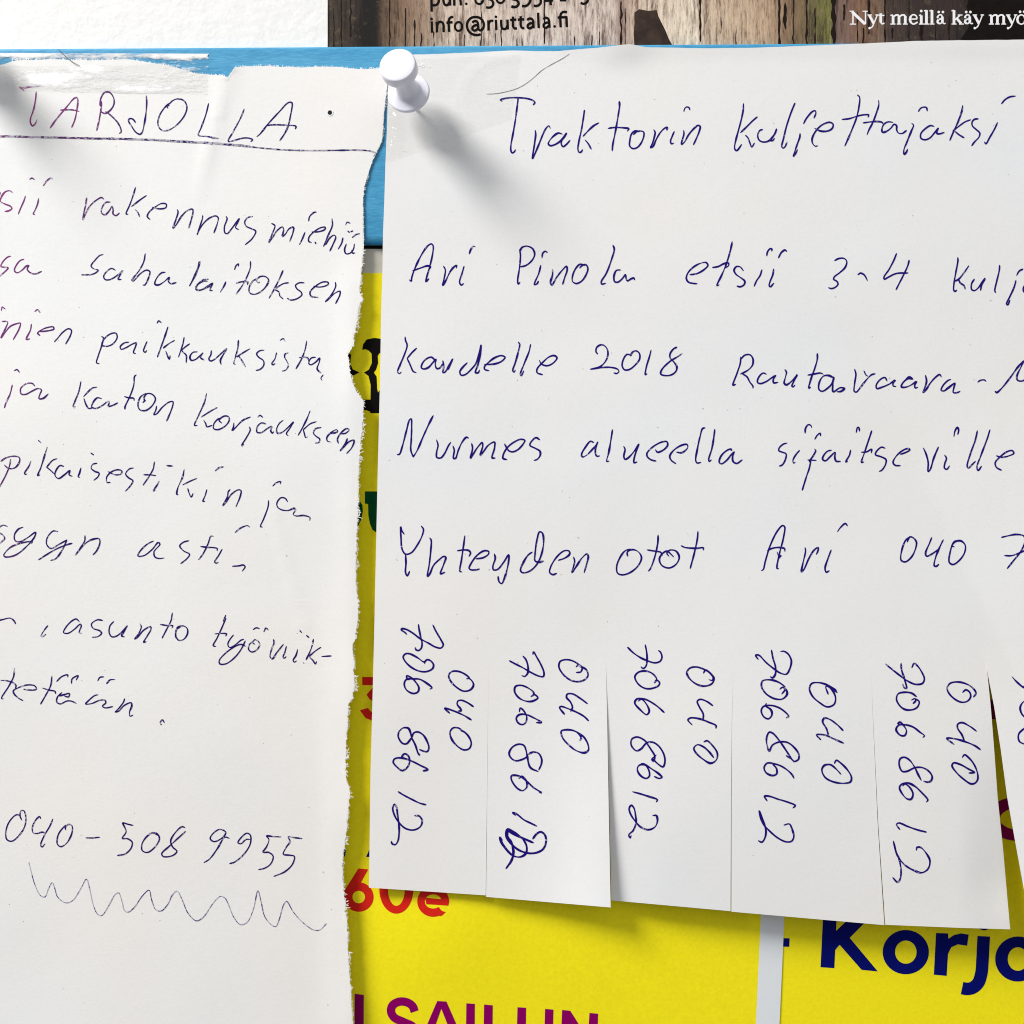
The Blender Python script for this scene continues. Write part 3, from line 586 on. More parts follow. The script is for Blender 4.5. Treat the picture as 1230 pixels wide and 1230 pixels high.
W_LEFT = [
("TARJOLLA", 0, 0, 4.1, """118,446 95,428 110,432 150,428 188,425 205,420
178,452 176,480 165,540 150,585 150,605 160,620 174,608 182,590
247,630 275,590 325,530 365,484 378,480 383,492 380,530 368,590 353,626
298,542 335,540 365,542 388,548
500,500 498,530 488,590 476,642
492,520 496,485 515,455 540,455 560,485 560,515 540,545 515,558 495,545 500,530
520,548 550,572 578,602 594,632 596,650 588,656
720,472 722,500 718,560 708,620 700,650 690,661 670,652 648,622 632,592 640,583 656,588 666,602
832,520 822,522 826,532
845,502 815,525 785,570 778,615 795,640 825,642 870,615 910,565 920,525 905,495 870,487 842,500
1027,510 1015,560 990,630 977,666 1020,672 1075,682"""),
("TARJOLLA", 200, 0, 4.1, """382,538 365,580 330,645 304,696 330,692 375,680 405,680 424,688 415,697
445,672 458,662 500,610 555,550 600,505 617,505 610,570 595,630 570,675 557,692
492,618 530,614 580,616 638,622 634,634"""),
("underline", 0, 0, 4.1, """-20,674 60,673 150,676 300,679 450,683 600,685 750,690 900,699 1050,707 1150,715 1230,722"""),
("underline", 200, 0, 4.1, """405,722 500,732 600,739 700,741 850,740 950,739 1005,744 1030,755 1020,768"""),
("underline", 0, 0, 4.1, """-20,670 60,670 150,673 300,676 450,680 600,682 750,687 900,695 1050,703 1150,711 1230,719"""),
("doodle", 0, 0, 4.1, """230,408 242,400 250,412 262,400 270,412 286,415
150,428 190,422 225,414"""),
("etsii", 0, 200, 4.92, """72,152 55,143 30,150 8,180 2,205 30,222 62,235 70,248 50,262 30,265
150,175 140,205 122,245 108,280
228,190 222,220 208,255 196,280 204,284
176,75 188,68 202,76
257,112 275,85 300,68 308,72
-20,200 2,155"""),
("rakennus", 0, 200, 4.92, """512,185 505,230 492,290 490,315 500,290 530,235 570,198 600,183 612,192
650,210 625,212 602,245 600,275 620,285 645,262 662,235 668,255 668,280 685,290 705,275
800,125 785,175 765,230 745,280 755,282
864,172 830,195 795,222 778,235
800,255 815,272 824,295
900,240 940,250 980,242 982,222 955,218 915,240 880,270 870,295 885,312
1048,255 1052,268 1040,310 1022,365 1040,345 1075,290 1110,258 1138,252 1140,270 1128,320 1115,362
1198,290 1195,310 1180,355 1165,402"""),
("rakennus", 200, 240, 4.92, """180,202 210,150 250,110 290,95 305,105 300,140 280,195
352,98 358,110 342,160 345,195 358,200 385,170 430,110 420,135 408,165 425,175
508,98 480,105 462,130 470,155 500,170 527,185 505,230 466,264"""),
("miehia", 200, 240, 4.92, """622,140 640,152 625,200 605,252 625,225 655,180 685,160 692,175 685,215 700,205 725,170 750,162 748,190 728,245
818,192 805,225 786,264
840,125 845,100 870,75 884,72
860,190 900,188 935,175 938,162 910,165 870,190 842,220 840,245 855,252
878,250 882,258
978,112 980,150 955,210 928,275
940,265 965,225 990,208 1000,218 985,260 965,302
1042,225 1035,255 1015,290
1058,148 1068,132 1084,138
1072,185 1080,192 
1090,188 1100,184
1062,262 1052,295 1060,318 1085,315 1105,290 1110,262
1095,298 1100,315 1112,314
1098,222 1120,205 1140,200"""),
("sa", 0, 200, 4.92, """62,530 45,535 15,565 5,590 25,595 48,598 30,620 -5,650
140,548 120,555 95,585 85,615 100,628 130,612 155,588 170,585 160,605 175,625 205,635 245,620"""),
("sahalaitoksen", 0, 200, 4.92, """608,520 590,525 560,555 538,588 555,605 580,612 570,625 540,638 482,640
680,612 660,602 630,620 612,650 622,668 650,668 690,645 725,615 710,640 698,665 715,668
858,515 850,560 825,610 780,672 785,678 830,632 865,612 885,620 880,650 855,700 845,700
975,625 955,628 925,660 915,695 935,700 970,680 1000,655 995,680 1010,692 1040,686
1182,562 1175,590 1150,650 1120,705
1230,665 1200,670 1165,700 1158,722 1180,730 1215,718 1240,708"""),
("sahalaitoksen", 200, 240, 4.92, """192,365 188,390 165,450 135,508
240,480 215,482 180,505 174,530 195,535 225,522 258,500 272,492 262,515 255,535 270,535
350,485 342,505 318,545
402,412 410,390 426,378 424,392
496,365 495,400 475,455 445,510 412,556
412,492 440,485 465,482 480,485 478,500
535,465 510,480 488,520 492,550 520,558 560,540 595,500 602,470 580,452 550,455 530,475 545,490 550,485
688,418 670,460 635,530 606,580
720,490 690,495 650,520 640,528 665,545 668,565 688,585
812,490 785,490 762,505 770,525 795,545 800,560 775,582 735,592 714,582
870,510 910,515 955,500 955,488 925,485 880,510 848,545 855,570 895,576
998,488 1000,510 975,560 938,602 955,590 990,555 1025,540 1025,560 1000,612"""),
("ja", 0, 200, 4.92, """8,850 12,830 30,842
12,915 45,918 35,950 5,1012 30,980 60,945 100,928 120,925 112,960 78,1022
185,932 180,965 155,1022 175,1018"""),
("nien", 0, 200, 4.92, """206,856 222,846 236,862
230,975 275,972 318,960 315,948 285,950 245,965 222,985 235,998
322,1035 340,1015 370,980 405,958 422,968 415,1000 388,1048"""),
("paikkauksista", 0, 200, 4.92, """600,1005 610,1010 600,1060 580,1120 570,1160 585,1165
600,1050 615,1020 650,990 685,985 692,1010 670,1045 635,1062 600,1058
760,1038 735,1042 710,1065 715,1080 745,1070 780,1050 805,1042 800,1065 788,1100 800,1105
868,1035 855,1065 848,1090 858,1098 866,1088
928,925 938,912 952,922
992,948 975,1000 950,1070 930,1125
1030,1028 1000,1045 965,1072
980,1092 990,1120 1000,1138 1005,1118
1088,1010 1080,1050 1055,1125
1120,1048 1090,1070 1075,1088 1100,1115 1100,1158
1165,1095 1140,1098 1122,1125 1130,1145 1155,1140 1185,1115 1200,1100 1185,1130 1205,1142"""),
("paikkauksista", 200, 240, 4.92, """265,892 262,915 250,940 258,952 280,945 320,910 355,880 335,915 318,950 322,972
425,830 420,880 405,935 398,968 405,972
492,880 450,905 415,928 
425,920 445,950 465,985
575,888 550,892 532,910 545,930 572,950 575,975 555,1000 530,1008
650,905 640,940 622,968 628,975 640,968
672,830 690,820 700,835
718,905 700,912 698,930 712,955 720,980 705,1005 684,1012
828,835 820,880 798,940 765,998
785,932 810,930 835,935 840,950
880,930 855,935 840,965 850,975 880,960 905,935 902,960 890,1000 912,1022
925,1035 912,1055 918,1065"""),
("ja", 0, 430, 4.92, """85,75 100,68 114,84
72,160 60,210 35,265 26,293
205,165 190,150 155,152 122,180 125,212 150,215 190,195 225,180 245,188 235,215 230,240 255,238 285,212"""),
("katon", 0, 430, 4.92, """478,140 465,200 440,262 432,288 445,288
572,172 545,178 515,205 494,228
496,240 508,275 525,298 550,292
600,240 575,235 550,262 542,290 565,298 605,280 640,255 645,262 640,285 665,280 695,265
804,100 795,108 790,160 770,220 738,290 738,302
736,228 760,235 790,238 792,250
858,250 845,262
862,208 830,230 815,275 825,305 860,310 900,280 918,240 900,215 870,210 850,235 855,255
925,285 920,310 908,335 925,330 960,290 1000,260 1022,258 1018,290 985,372"""),
("korjaukseen", 200, 450, 4.92, """236,112 225,160 190,240 165,300 180,300
298,195 270,210 205,250
220,270 232,290 238,308 268,300
320,258 305,262 280,290 278,318 300,325 345,305 370,270 365,248 340,245 310,270 325,285
398,285 395,310 388,330 410,310 450,270 495,250
540,250 552,240 568,252
490,310 495,325 470,375 445,415 445,422 455,410
585,290 560,285 535,310 535,340 560,342 595,318 622,305 615,330 625,345 632,338
688,270 665,290 650,325 655,345 680,342 720,310 750,280 730,315 708,350 718,360
848,215 830,260 800,320 778,358
884,278 850,290 808,325
808,325 815,350 822,372 832,368
912,312 880,320 868,345 885,365 905,380 900,400 880,404
965,345 990,345 1012,335 1005,325 975,340 948,370 950,392 970,398
1035,350 1060,345 1078,325 1065,318 1035,340 1010,380 1015,405
1068,378 1060,400 1025,450 1045,430 1080,395 1108,388 1095,430 1065,465"""),
("pikaisestikin", 0, 430, 4.92, """62,600 58,630 35,690 -5,765
5,610 35,590 85,580 115,590 112,620 85,650 50,652 25,632
182,610 170,640 145,680 148,688 158,685
228,488 240,500
278,528 262,580 240,650 222,695 234,690
335,595 310,605 275,645
275,645 300,665 320,685
375,640 355,635 330,665 325,695 345,712 380,690 412,665 408,690 425,698
478,650 470,680 462,702 470,705
538,562 552,572
572,622 548,628 538,650 560,670 585,680 580,700 555,722
640,672 680,690 715,685 720,668 695,660 655,675 630,705 632,735 650,735
788,650 765,655 742,685 760,708 785,725 770,755 742,786
912,615 905,655 880,700 845,752
850,690 885,690 920,695
940,728 925,755 905,785 915,782
985,636 1018,638
1088,660 1080,700 1050,770 1045,805 1052,808
1162,712 1130,725 1080,750
1110,772 1118,800 1130,822 1140,802"""),
("pikaisestikin", 200, 450, 4.92, """238,680 228,715 215,748 225,748
288,568 310,550 335,545
375,680 365,690 360,720 332,774 350,755 385,705 425,680 440,685 435,720 410,780"""),
("ja", 200, 450, 4.92, """628,658 650,638 675,632 672,645
603,745 600,780 575,850 555,898 565,900
715,750 700,730 675,728 652,760 658,785 685,800 720,802 755,790 762,800 748,825 765,835 810,832 848,845 846,860"""),
("syyn", 0, 430, 4.92, """42,995 20,988 -5,1000 -20,1020
-10,1030 15,1045 28,1065 10,1085 -10,1098
135,1000 110,1010 85,1045 90,1080 120,1085 165,1060 210,1030 205,1055 160,1110 90,1165 30,1175 22,1165 60,1120 120,1095 190,1085 185,1095
340,1025 315,1022 280,1060 275,1100 300,1125 350,1100 395,1075
395,1075 370,1130 330,1185 300,1196
425,1095 390,1105 330,1130 270,1165 228,1192
502,1050 500,1080 470,1130 445,1165 480,1120 530,1078 585,1068 590,1090 570,1140 550,1162"""),
("asti", 0, 430, 4.92, """905,1082 870,1100 825,1145 815,1170 850,1168 900,1130 935,1090 945,1100 910,1145 915,1175 940,1185 968,1182
1115,1080 1085,1088 1062,1110 1085,1140 1120,1160 1105,1185 1068,1215"""),
("asti", 200, 450, 4.92, """275,955 262,955 245,1000 215,1060 190,1092
200,1015 240,1020 278,1022 300,1028 298,1040
328,1032 310,1065 284,1108 295,1114 305,1108
405,932 440,905 480,892 490,900
390,1132 425,1130 455,1125 464,1135 448,1160"""),
("dash", 0, 650, 4.92, """-10,470 20,462 60,455 80,468 92,488
282,500 262,525 242,562 255,562 270,550"""),
("asunto", 0, 650, 4.92, """468,475 450,460 420,475 385,515 375,540 400,545 440,520 475,490 480,500 468,540 482,545
605,468 575,465 540,490 550,515 590,530 600,545 575,565 545,568
672,475 650,500 645,540 660,565 690,560 730,525 752,500 735,530 718,560 735,565
828,490 835,505 820,545 795,578 810,570 850,525 890,505 892,520 870,560 848,598 862,594
1018,425 1010,470 985,520 958,572
948,492 985,498 1022,500 1015,512
1065,508 1045,520 1038,560 1055,585 1085,580 1108,545 1105,515 1080,500 1050,510 1035,535"""),
("tyoviik-", 200, 650, 4.92, """350,438 335,475 350,455 332,500 300,570 276,618 290,622
286,548 320,545 355,548 350,560
395,555 375,580 362,610 372,628 400,618 440,585 455,580
465,620 440,610 400,625 345,665 312,705 315,725 350,725 400,690 440,640 465,590
512,522 530,512 548,516
575,535 588,512 600,524
515,590 490,610 485,640 505,655 535,640 550,610 540,590 520,582 510,600 520,608
632,582 635,600 620,640 612,685 625,695 650,660 690,610
708,622 700,655 688,688 700,690 706,682
775,640 765,675 748,705 755,715 768,708
772,545 785,528 798,540
828,558 840,568
868,580 860,620 830,690 812,722 822,720
912,628 885,645 842,680
845,685 865,705 880,725 886,712
918,682 945,680 973,678"""),
("tetaan", 0, 650, 4.92, """85,752 80,800 50,860 8,930 18,932
5,822 40,825 80,838 95,855 90,868
140,875 180,880 215,875 205,855 160,850 110,865 78,885 85,905 110,928 135,942
306,798 300,850 270,910 240,962
250,868 290,880 325,888 328,900
335,828 365,800 400,790 400,802
422,840 425,815 445,800 462,795 450,820
350,915 385,905 410,900 405,920 380,915
365,895 340,920 335,950 355,962 395,945 420,945 450,958
578,825 590,805 612,802
630,842 650,820 678,818
578,908 560,912 520,945 505,962 540,960 590,940 620,940 625,955 605,975 620,985 665,978
736,932 730,950 700,990 680,1010 700,1005 735,970 775,955 778,975 765,1010 768,1035 784,1028
945,1072 960,1055 970,1072
950,1080 952,1084"""),
("040-508", 0, 930, 4.92, """120,242 95,240 55,280 35,335 40,385 68,396 105,370 145,310 152,250 140,215 125,215 118,245 128,270
240,262 235,250 215,265 192,310 195,345 220,350 250,342 268,350
312,265 295,305 260,365 240,420 248,430 265,412
402,300 385,305 345,355 338,410 358,428 395,405 425,345 425,305 405,296 385,315 388,328
508,376 545,376 588,372
785,302 755,295 725,288 735,310 745,340 722,380 750,380 780,400 775,435 740,470 695,480
930,360 905,345 865,370 838,415 840,450 870,462 915,430 942,380 925,348 900,350
1092,315 1075,310 1035,345 1008,395 1020,430 1045,455 1020,480 965,486 955,470 1000,425 1060,370 1095,338"""),
("9955", 200, 930, 4.92, """340,335 315,325 275,350 258,380 280,398 330,375 350,345 335,328
370,378 345,372 300,440 255,500 222,522
492,385 470,385 440,410 422,405 440,375 475,348 495,360 495,410 455,475 400,520 374,528
675,370 630,368 592,365 605,385 590,430 570,460 605,462 630,485 615,530 580,555 545,563
800,380 760,375 718,370 730,395 705,435 690,472 725,478 755,485 745,530 700,575 635,603"""),
("wavy underline", 0, 930, 4.92, """170,520 180,560 205,650 240,718 265,725 285,680 308,640 325,680 340,725 390,760 430,745 480,670 510,620 530,680 550,770 575,825 600,835 640,780 680,710 700,700 720,750 735,805 755,815 790,790 840,720 880,685 895,740 920,800 950,808 990,770 1020,710 1045,690 1075,740 1110,820 1160,866 1200,845 1230,805"""),
("wavy underline", 200, 930, 4.92, """246,805 285,750 318,722 345,732 370,780 400,850 440,890 480,870 515,790 540,688 560,760 580,840 620,890 645,900 665,860 690,775 708,750 750,815 810,880 870,920 905,920 945,882"""),
]
# ================================================================ the board and what hangs on it
ZB = -12.0                                            # wall surface behind everything
w0 = mesh_obj('wall', [P(-900, -900, ZB - 2), P(2300, -900, ZB - 2), P(2300, 2300, ZB - 2), P(-900, 2300, ZB - 2)], [(0, 3, 2, 1)], M_wall)
w0['kind'] = 'structure'

# --- textured white card, top left
wc = thing('white_card', 'white pebbled card left of the plank poster, above the blue board', 'card')
sheet('card_sheet', lambda u, v: (u, v), lin(-160, 393.5, 24), lin(-260, 64, 16), lambda x, y: -7.5 + 0.5 * math.sin(x * 0.011), M_wallpaper, wc, thick=1.2)

# --- poster printed with a photo of planks, top right
wp = thing('plank_photo_poster', 'poster printed with grey brown planks above the blue board', 'poster')
HW = lambda x, y: -9.3
sheet('printed_sheet', lambda u, v: (u, v), lin(394, 1420, 12), lin(-300, 66, 8), HW, M_wood, wp, thick=0.6)
ink = Ink()
K = 10.25
def sans(block, ox, w=27):
    for pts in parse(block, ox, 0, K): ink.stroke(pts, HW, w / K * 1.12, 0.0, False, off=0.15)
    # small round dots are given separately
sans("""190,262 192,330 193,402
250,268 253,330 255,398
256,305 285,268 318,275 335,305 336,340 337,395
402,392 400,330 399,255 410,225 432,210 456,208
370,279 410,276 446,272
792,420 760,430 705,425 652,392 625,330 632,270 672,222 730,208 790,225 826,275 828,330 808,366 782,372 764,355
688,278 712,260 745,262 758,290 762,330 764,358
758,308 722,312 695,330 692,360 712,376 740,368 760,345
888,250 889,310 890,376
890,298 905,265 928,254 948,257
980,243 983,300 985,370
1045,242 1046,300 1055,345 1082,358 1110,345 1122,310
1122,240 1124,300 1127,362""", 500)
ring = lambda cx, cy, rx, ry, n=18, rot=0: [(cx + rx * math.cos(2 * math.pi * i / n + rot), cy + ry * math.sin(2 * math.pi * i / n + rot)) for i in range(n + 1)]
for ox, cx, cy, rx, ry in ((500, 520, 325, 45, 54), (500, 775, -2, 48, 50), (500, 1036, -12, 46, 48)):
    ink.stroke([(ox + a / K, b / K) for a, b in ring(cx, cy, rx, ry)], HW, 2.6, 0, False, off=0.15)
for ox, cx, cy in ((500, 188, 232), (500, 980, 206), (600, 678, 324), (500, 615, 46)): ink.dot(ox + cx / K, cy / K, 1.65, HW, 0.2)
sans("""165,203 165,260 167,320 182,348 215,349
130,245 168,243 206,241
260,198 260,255 262,316 278,344 306,345
224,241 262,239 305,237
338,246 368,227 398,232 413,262 416,300 420,346
413,283 372,288 346,312 350,340 378,347 412,320
475,155 478,250 482,346
538,238 566,219 594,225 609,255 612,295 616,340
610,276 568,281 543,305 547,333 574,341 608,314
752,336 750,270 748,200 762,160 790,145 830,150
715,216 770,212 836,211
824,212 826,270 829,332
145,74 180,84 215,76 236,42 215,5 180,-8 150,-12
276,72 320,74 360,45 380,0 378,-60
420,68 460,72 498,48 508,10 490,-25
550,10 600,8 660,4
628,-90 629,0 630,62
742,2 780,2 822,2
998,34 1035,46 1070,32 1088,0 1070,-30""", 600)
sans("""186,-80 187,40 189,142
190,-50 235,-62 272,-30 276,20 245,60 192,62
335,-60 336,20 355,60 385,60 408,30
412,-60 413,10 416,68
466,-120 467,0 468,68
468,-10 500,-45 535,-20 546,20 548,66
858,88 895,94 930,80 948,45 932,5 900,-12 880,-14
1170,82 1200,88 1240,80""", 500)
ink.build('black_lettering', M_black, wp)
ink = Ink()
def serif(rows, ox):
    for w_, pts in rows:
        w_ = w_ * 1.08 + 2.5
        p = [(ox + a / K, b / K) for a, b in pts]
        if len(p) == 1: ink.dot(p[0][0], p[0][1], w_ / K / 2, HW, 0.2)
        else: ink.stroke(p, HW, w_ / K, 0.0, False, off=0.15)
def m_(x0): return [(28, [(x0, 190), (x0, 292)]), (28, [(x0 + 73, 198), (x0 + 73, 292)]), (28, [(x0 + 150, 198), (x0 + 150, 292)]),
    (17, [(x0 + 6, 205), (x0 + 35, 186), (x0 + 62, 186), (x0 + 76, 206)]), (17, [(x0 + 80, 205), (x0 + 108, 186), (x0 + 138, 186), (x0 + 153, 206)]),
    (10, [(x0 - 33, 296), (x0 + 29, 296)]), (10, [(x0 + 46, 296), (x0 + 100, 296)]), (10, [(x0 + 122, 296), (x0 + 180, 296)]), (12, [(x0 - 33, 190), (x0, 184)])]
def l_(x0, top=125): return [(28, [(x0, top), (x0, 292)]), (10, [(x0 - 30, 296), (x0 + 30, 296)]), (12, [(x0 - 30, top + 8), (x0, top + 2)])]
def y_(x0): return [(27, [(x0, 186), (x0 + 55, 290)]), (12, [(x0 + 98, 186), (x0 + 60, 280), (x0 + 34, 332), (x0 + 8, 348)]), (26, [(x0 + 4, 346)]), (10, [(x0 - 22, 184), (x0 + 32, 184)]), (10, [(x0 + 76, 184), (x0 + 118, 184)])]
def a_(x0): return [(28, [(x0 + 30, 148)]), (28, [(x0 + 82, 148)]), (24, [(x0 + 18, 212)]), (14, [(x0 + 12, 208), (x0 + 38, 184), (x0 + 64, 186), (x0 + 76, 215)]), (27, [(x0 + 74, 205), (x0 + 76, 280)]),
    (15, [(x0 + 76, 228), (x0 + 30, 240)]), (23, [(x0 + 26, 242), (x0 + 14, 268), (x0 + 34, 290)]), (14, [(x0 + 34, 292), (x0 + 58, 286), (x0 + 74, 268)]), (12, [(x0 + 80, 282), (x0 + 96, 292), (x0 + 114, 286)])]
serif([(13, [(150, 145), (149, 295)]), (30, [(140, 146), (298, 296)]), (13, [(304, 140), (304, 300)]), (10, [(110, 297), (188, 297)]), (10, [(108, 138), (162, 138)]), (10, [(268, 138), (330, 138)])]
      + y_(350) + [(28, [(492, 165), (491, 275)]), (15, [(492, 272), (508, 294), (536, 284)]), (12, [(466, 190), (536, 190)])]
      + m_(643) + [(24, [(862, 200), (850, 240), (866, 282)]), (14, [(858, 202), (892, 180), (928, 196), (938, 230)]), (12, [(856, 236), (940, 233)]), (16, [(862, 278), (895, 296), (945, 272)])]
      + [(28, [(990, 190), (990, 292)]), (28, [(990, 136)]), (10, [(962, 296), (1020, 296)]), (12, [(962, 190), (990, 184)])] + l_(1054) + l_(1122), 1010)
serif(a_(150) + l_(368) + [(13, [(380, 242), (442, 190)]), (27, [(402, 226), (456, 290)]), (10, [(414, 185), (472, 185)]), (10, [(430, 296), (488, 296)])] + a_(488) + y_(620) + m_(830) + y_(1030)
      + [(28, [(1182, 145)]), (28, [(1232, 145)]), (24, [(1160, 200), (1148, 240), (1160, 280)]), (24, [(1236, 200), (1248, 240), (1236, 280)]), (13, [(1156, 204), (1196, 182), (1240, 204)]), (13, [(1156, 278), (1196, 298), (1240, 278)])], 1110)
ink.build('white_lettering', M_white_print, wp)

def poly(name, pts, H, mat, parent, off=0.15):
    """flat printed shape: outline fan triangulated by Blender"""
    import mathutils
    tri = mathutils.geometry.tessellate_polygon([[Vector((x, y, 0)) for x, y in pts]])
    V = [P(x, y, H(x, y) + off) for x, y in pts]
    return V, [tuple(t) for t in tri]
class Print:
    def __init__(self): self.V = []; self.F = []; self.n = 0
    def poly(self, pts, H, off=0.15):
        self.n += 1
        V, F = poly('', pts, H, None, None, off + 0.02 * (self.n % 6)); b = len(self.V); self.V += V; self.F += [tuple(i + b for i in f) for f in F]
    def ring(self, cx, cy, ro, ri, H, off=0.15, n=40, a0=0.0, a1=2 * math.pi):
        self.n += 1; b = len(self.V); off += 0.02 * (self.n % 6)
        for i in range(n + 1):
            a = a0 + (a1 - a0) * i / n; c_, s_ = math.cos(a), math.sin(a)
            for r in (ro, ri):
                x, y = cx + r[0] * c_, cy + r[1] * s_; self.V.append(P(x, y, H(x, y) + off))
        for i in range(n): a = b + 2 * i; self.F.append((a, a + 1, a + 3, a + 2))
    def build(self, name, mat, parent): return mesh_obj(name, self.V, self.F, mat, parent, False)
def T(ox, oy, k, s): return [(ox + float(a) / k, oy + float(b) / k) for a, b in (t.split(',') for t in s.split())]

M_darkbrown = plain('dark_brown_print', srgb(76, 60, 52), 0.6, 0.1, 0.75, 350)
pr = Print(); pr.poly([(762, 15), (768, 11), (778, 13), (789, 12), (791, 20), (795, 28), (800, 38), (803, 46), (808, 55), (762, 56), (761, 40), (762, 28)], HW, 0.05); pr.build('printed_gap_shadow', M_darkbrown, wp)
pr = Print(); pr.poly([(1230, 0), (1230, 60), (1146, 60), (1156, 44), (1163, 34), (1166, 22), (1161, 8), (1163, 0)], HW, 0.04); pr.build('printed_gap_shadow', plain('blackish_brown_print', srgb(26, 17, 12), 0.6, 0.1, 0.8, 500), wp)
ck = Ink()
for x, y0, y1, w_ in ((521, 38, 60, 1.2), (558, 42, 60, 1.2), (578, 0, 60, 1.1), (595, 40, 60, 0.8), (602, 34, 60, 1.5), (627, 46, 60, 0.9), (654, 0, 52, 1.6), (690, 44, 60, 1.2), (711, 42, 60, 1.5), (720, 38, 60, 1.1), (746, 2, 56, 2.2), (751, 10, 60, 1.0), (841, -4, 50, 2.2), (866, 14, 40, 0.8), (884, 30, 60, 1.0),
        (936, -4, 60, 2.6), (943, 4, 34, 3.4), (953, -4, 60, 1.2), (969, -4, 60, 2.0), (979, 10, 60, 1.6), (1001.5, -4, 60, 5.0), (1014, 6, 24, 2.6), (1030, 14, 50, 1.2), (1044, -4, 40, 2.6), (1037, 34, 60, 2.0), (1063, -4, 60, 1.8), (1107, 28, 50, 4.4), (1072, 34, 46, 2.0), (1092, 0, 50, 1.2), (1140, 20, 52, 1.8), (1124, 30, 60, 1.2),
        (410, -4, 60, 1.4), (421, 0, 44, 1.8), (401, 10, 60, 1.0), (468, 0, 60, 1.4), (487, 10, 60, 1.4), (498, 24, 60, 1.6), (506, 40, 60, 1.6)):
    n_ = max(3, int((y1 - y0) / 7)); ck.stroke([(x + 1.3 * noise.noise((x, i * 0.8, 0)), y0 + (y1 - y0) * i / n_) for i in range(n_ + 1)], HW, w_, 0.6, True, off=0.06)
ck.build('printed_cracks', plain('crack_print', srgb(34, 23, 18), 0.6, 0.1, 0.4, 900), wp)

# --- blue painted board
bb = thing('blue_board', 'flat blue painted board behind both handwritten notices and the white pin', 'board')
V = []; xs = lin(-300, 1600, 40)
prof = [(58.0, -11.5), (57.4, -1.2), (58.2, -0.3), (60.0, 0.0)] + [(y, 0.0) for y in (120, 180, 240, 283)] + [(288, -0.8), (292, -2.6), (294.5, -5.5), (295.2, -11.5)]
for x in xs:
    for y, h in prof: V.append(P(x, y + (1.8 - 0.0066 * x) * (1 if y < 100 else 0), h))
n = len(prof); F = [(i * n + j, i * n + j + 1, (i + 1) * n + j + 1, (i + 1) * n + j) for i in range(len(xs) - 1) for j in range(n - 1)]
mesh_obj('painted_face', V, F, M_blue, bb)
mesh_obj('painted_body', [P(x, y, h) for x in (-299, 1599) for y in (60, 293) for h in (-11.5, -1.5)], [(0, 1, 3, 2), (4, 6, 7, 5), (0, 4, 5, 1), (2, 3, 7, 6), (0, 2, 6, 4)], M_blue, bb, False)
# black strip painting in the shade under the blue board's lower edge
sd = mesh_obj('black_shade_strip', [P(x, y, h) for x in (-300, 1600) for y, h in ((294, -8.5), (300.5, -8.5), (300.5, -12))], [(0, 1, 4, 3), (1, 2, 5, 4)], M_black, bb, False)

# --- right yellow poster (behind), and the left one whose white margin overlaps it
HR = lambda x, y: -11.0 + 1.5 * sstep(900, 1300, y) + 0.8 * math.sin(x * 0.008)
def HL(x, y):
    return -7.2 + 4.2 * math.exp(-((y - 1110) / 90.0) ** 2 - ((x - 540) / 75.0) ** 2) + 3.0 * math.exp(-((y - 1175) / 110.0) ** 2 - ((x - 560) / 240.0) ** 2) - 1.2 * sstep(650, 760, x) * sstep(1000, 1230, y) + 0.9 * math.sin(y * 0.013 + x * 0.004) * sstep(420, 560, x)
yr = thing('yellow_poster', 'yellow poster with big navy letters, right of the white margin strip', 'poster')
sheet('printed_sheet', lambda u, v: (u, v), lin(905, 1500, 30), lin(312, 1420, 40), HR, M_yellow, yr, thick=0.6)
yl = thing('yellow_poster', 'yellow poster with red and purple letters, left of the white margin strip', 'poster')
EDGE = lambda y: 914 - 6 * (y - 1100) / 130.0
sheet('printed_sheet', lambda u, v: (-200 + (EDGE(v) + 200) * u, v), lin(0, 1, 90), lin(328, 1420, 90), HL, M_yellow, yl, thick=0.5, rim=(0, 0, 1, 1))
sheet('white_margin', lambda u, v: (EDGE(v) + 28.3 * u, v), lin(0, 1, 5), lin(301, 1420, 90), HL, M_margin, yl, thick=0.5, rim=(1, 1, 1, 0))
sheet('top_margin', lambda u, v: (-200 + (EDGE(v) + 200) * u, v), lin(0, 1, 90), lin(299, 328, 6), HL, M_margin_shaded, yl, thick=0.5, rim=(1, 0, 0, 1))

k = 6.15
red = Print()
red.ring(400 + 190 / k, 1030 + 292 / k, (110 / k, 109 / k), (46 / k, 46 / k), HL)
red.poly(T(400, 1030, k, "188,80 260,88 206,186 150,232 88,262 84,245"), HL)
red.build('red_numeral', M_red, yl)
red = Print(); red.ring(400 + 468 / k, 1030 + 235 / k, (126 / k, 180 / k), (62 / k, 122 / k), HL); red.build('red_numeral', M_red, yl)
red = Print()
red.ring(400 + 740 / k, 1030 + 325 / k, (118 / k, 113 / k), (62 / k, 52 / k), HL, a0=math.radians(50), a1=math.radians(368))
red.poly(T(400, 1030, k, "680,296 800,308 858,312 852,356 690,345"), HL)
red.poly(T(400, 1030, k, "788,382 812,398 833,402 806,428 788,434 760,384"), HL)
red.build('red_letter', M_red, yl)
red = Print(); s3 = lambda s: T(400, 760, 4.1, s)
red.poly(s3("144,217 215,219 215,258 144,258"), HL); red.poly(s3("165,305 195,270 215,262 215,345 195,334 180,328"), HL); red.poly(s3("132,382 172,370 186,388 215,392 215,436 190,432 160,420"), HL)
red.build('red_numeral', M_red, yl)
pu = Print(); pu.poly(T(400, 1030, k, "160,1006 228,1015 226,1420 156,1420"), HL); pu.build('purple_letter', M_purple, yl)
def purp(polys):
    pu = Print()
    for s in polys: pu.poly(T(400, 1030, k, s), HL)
    pu.build('purple_letter', M_purple, yl)
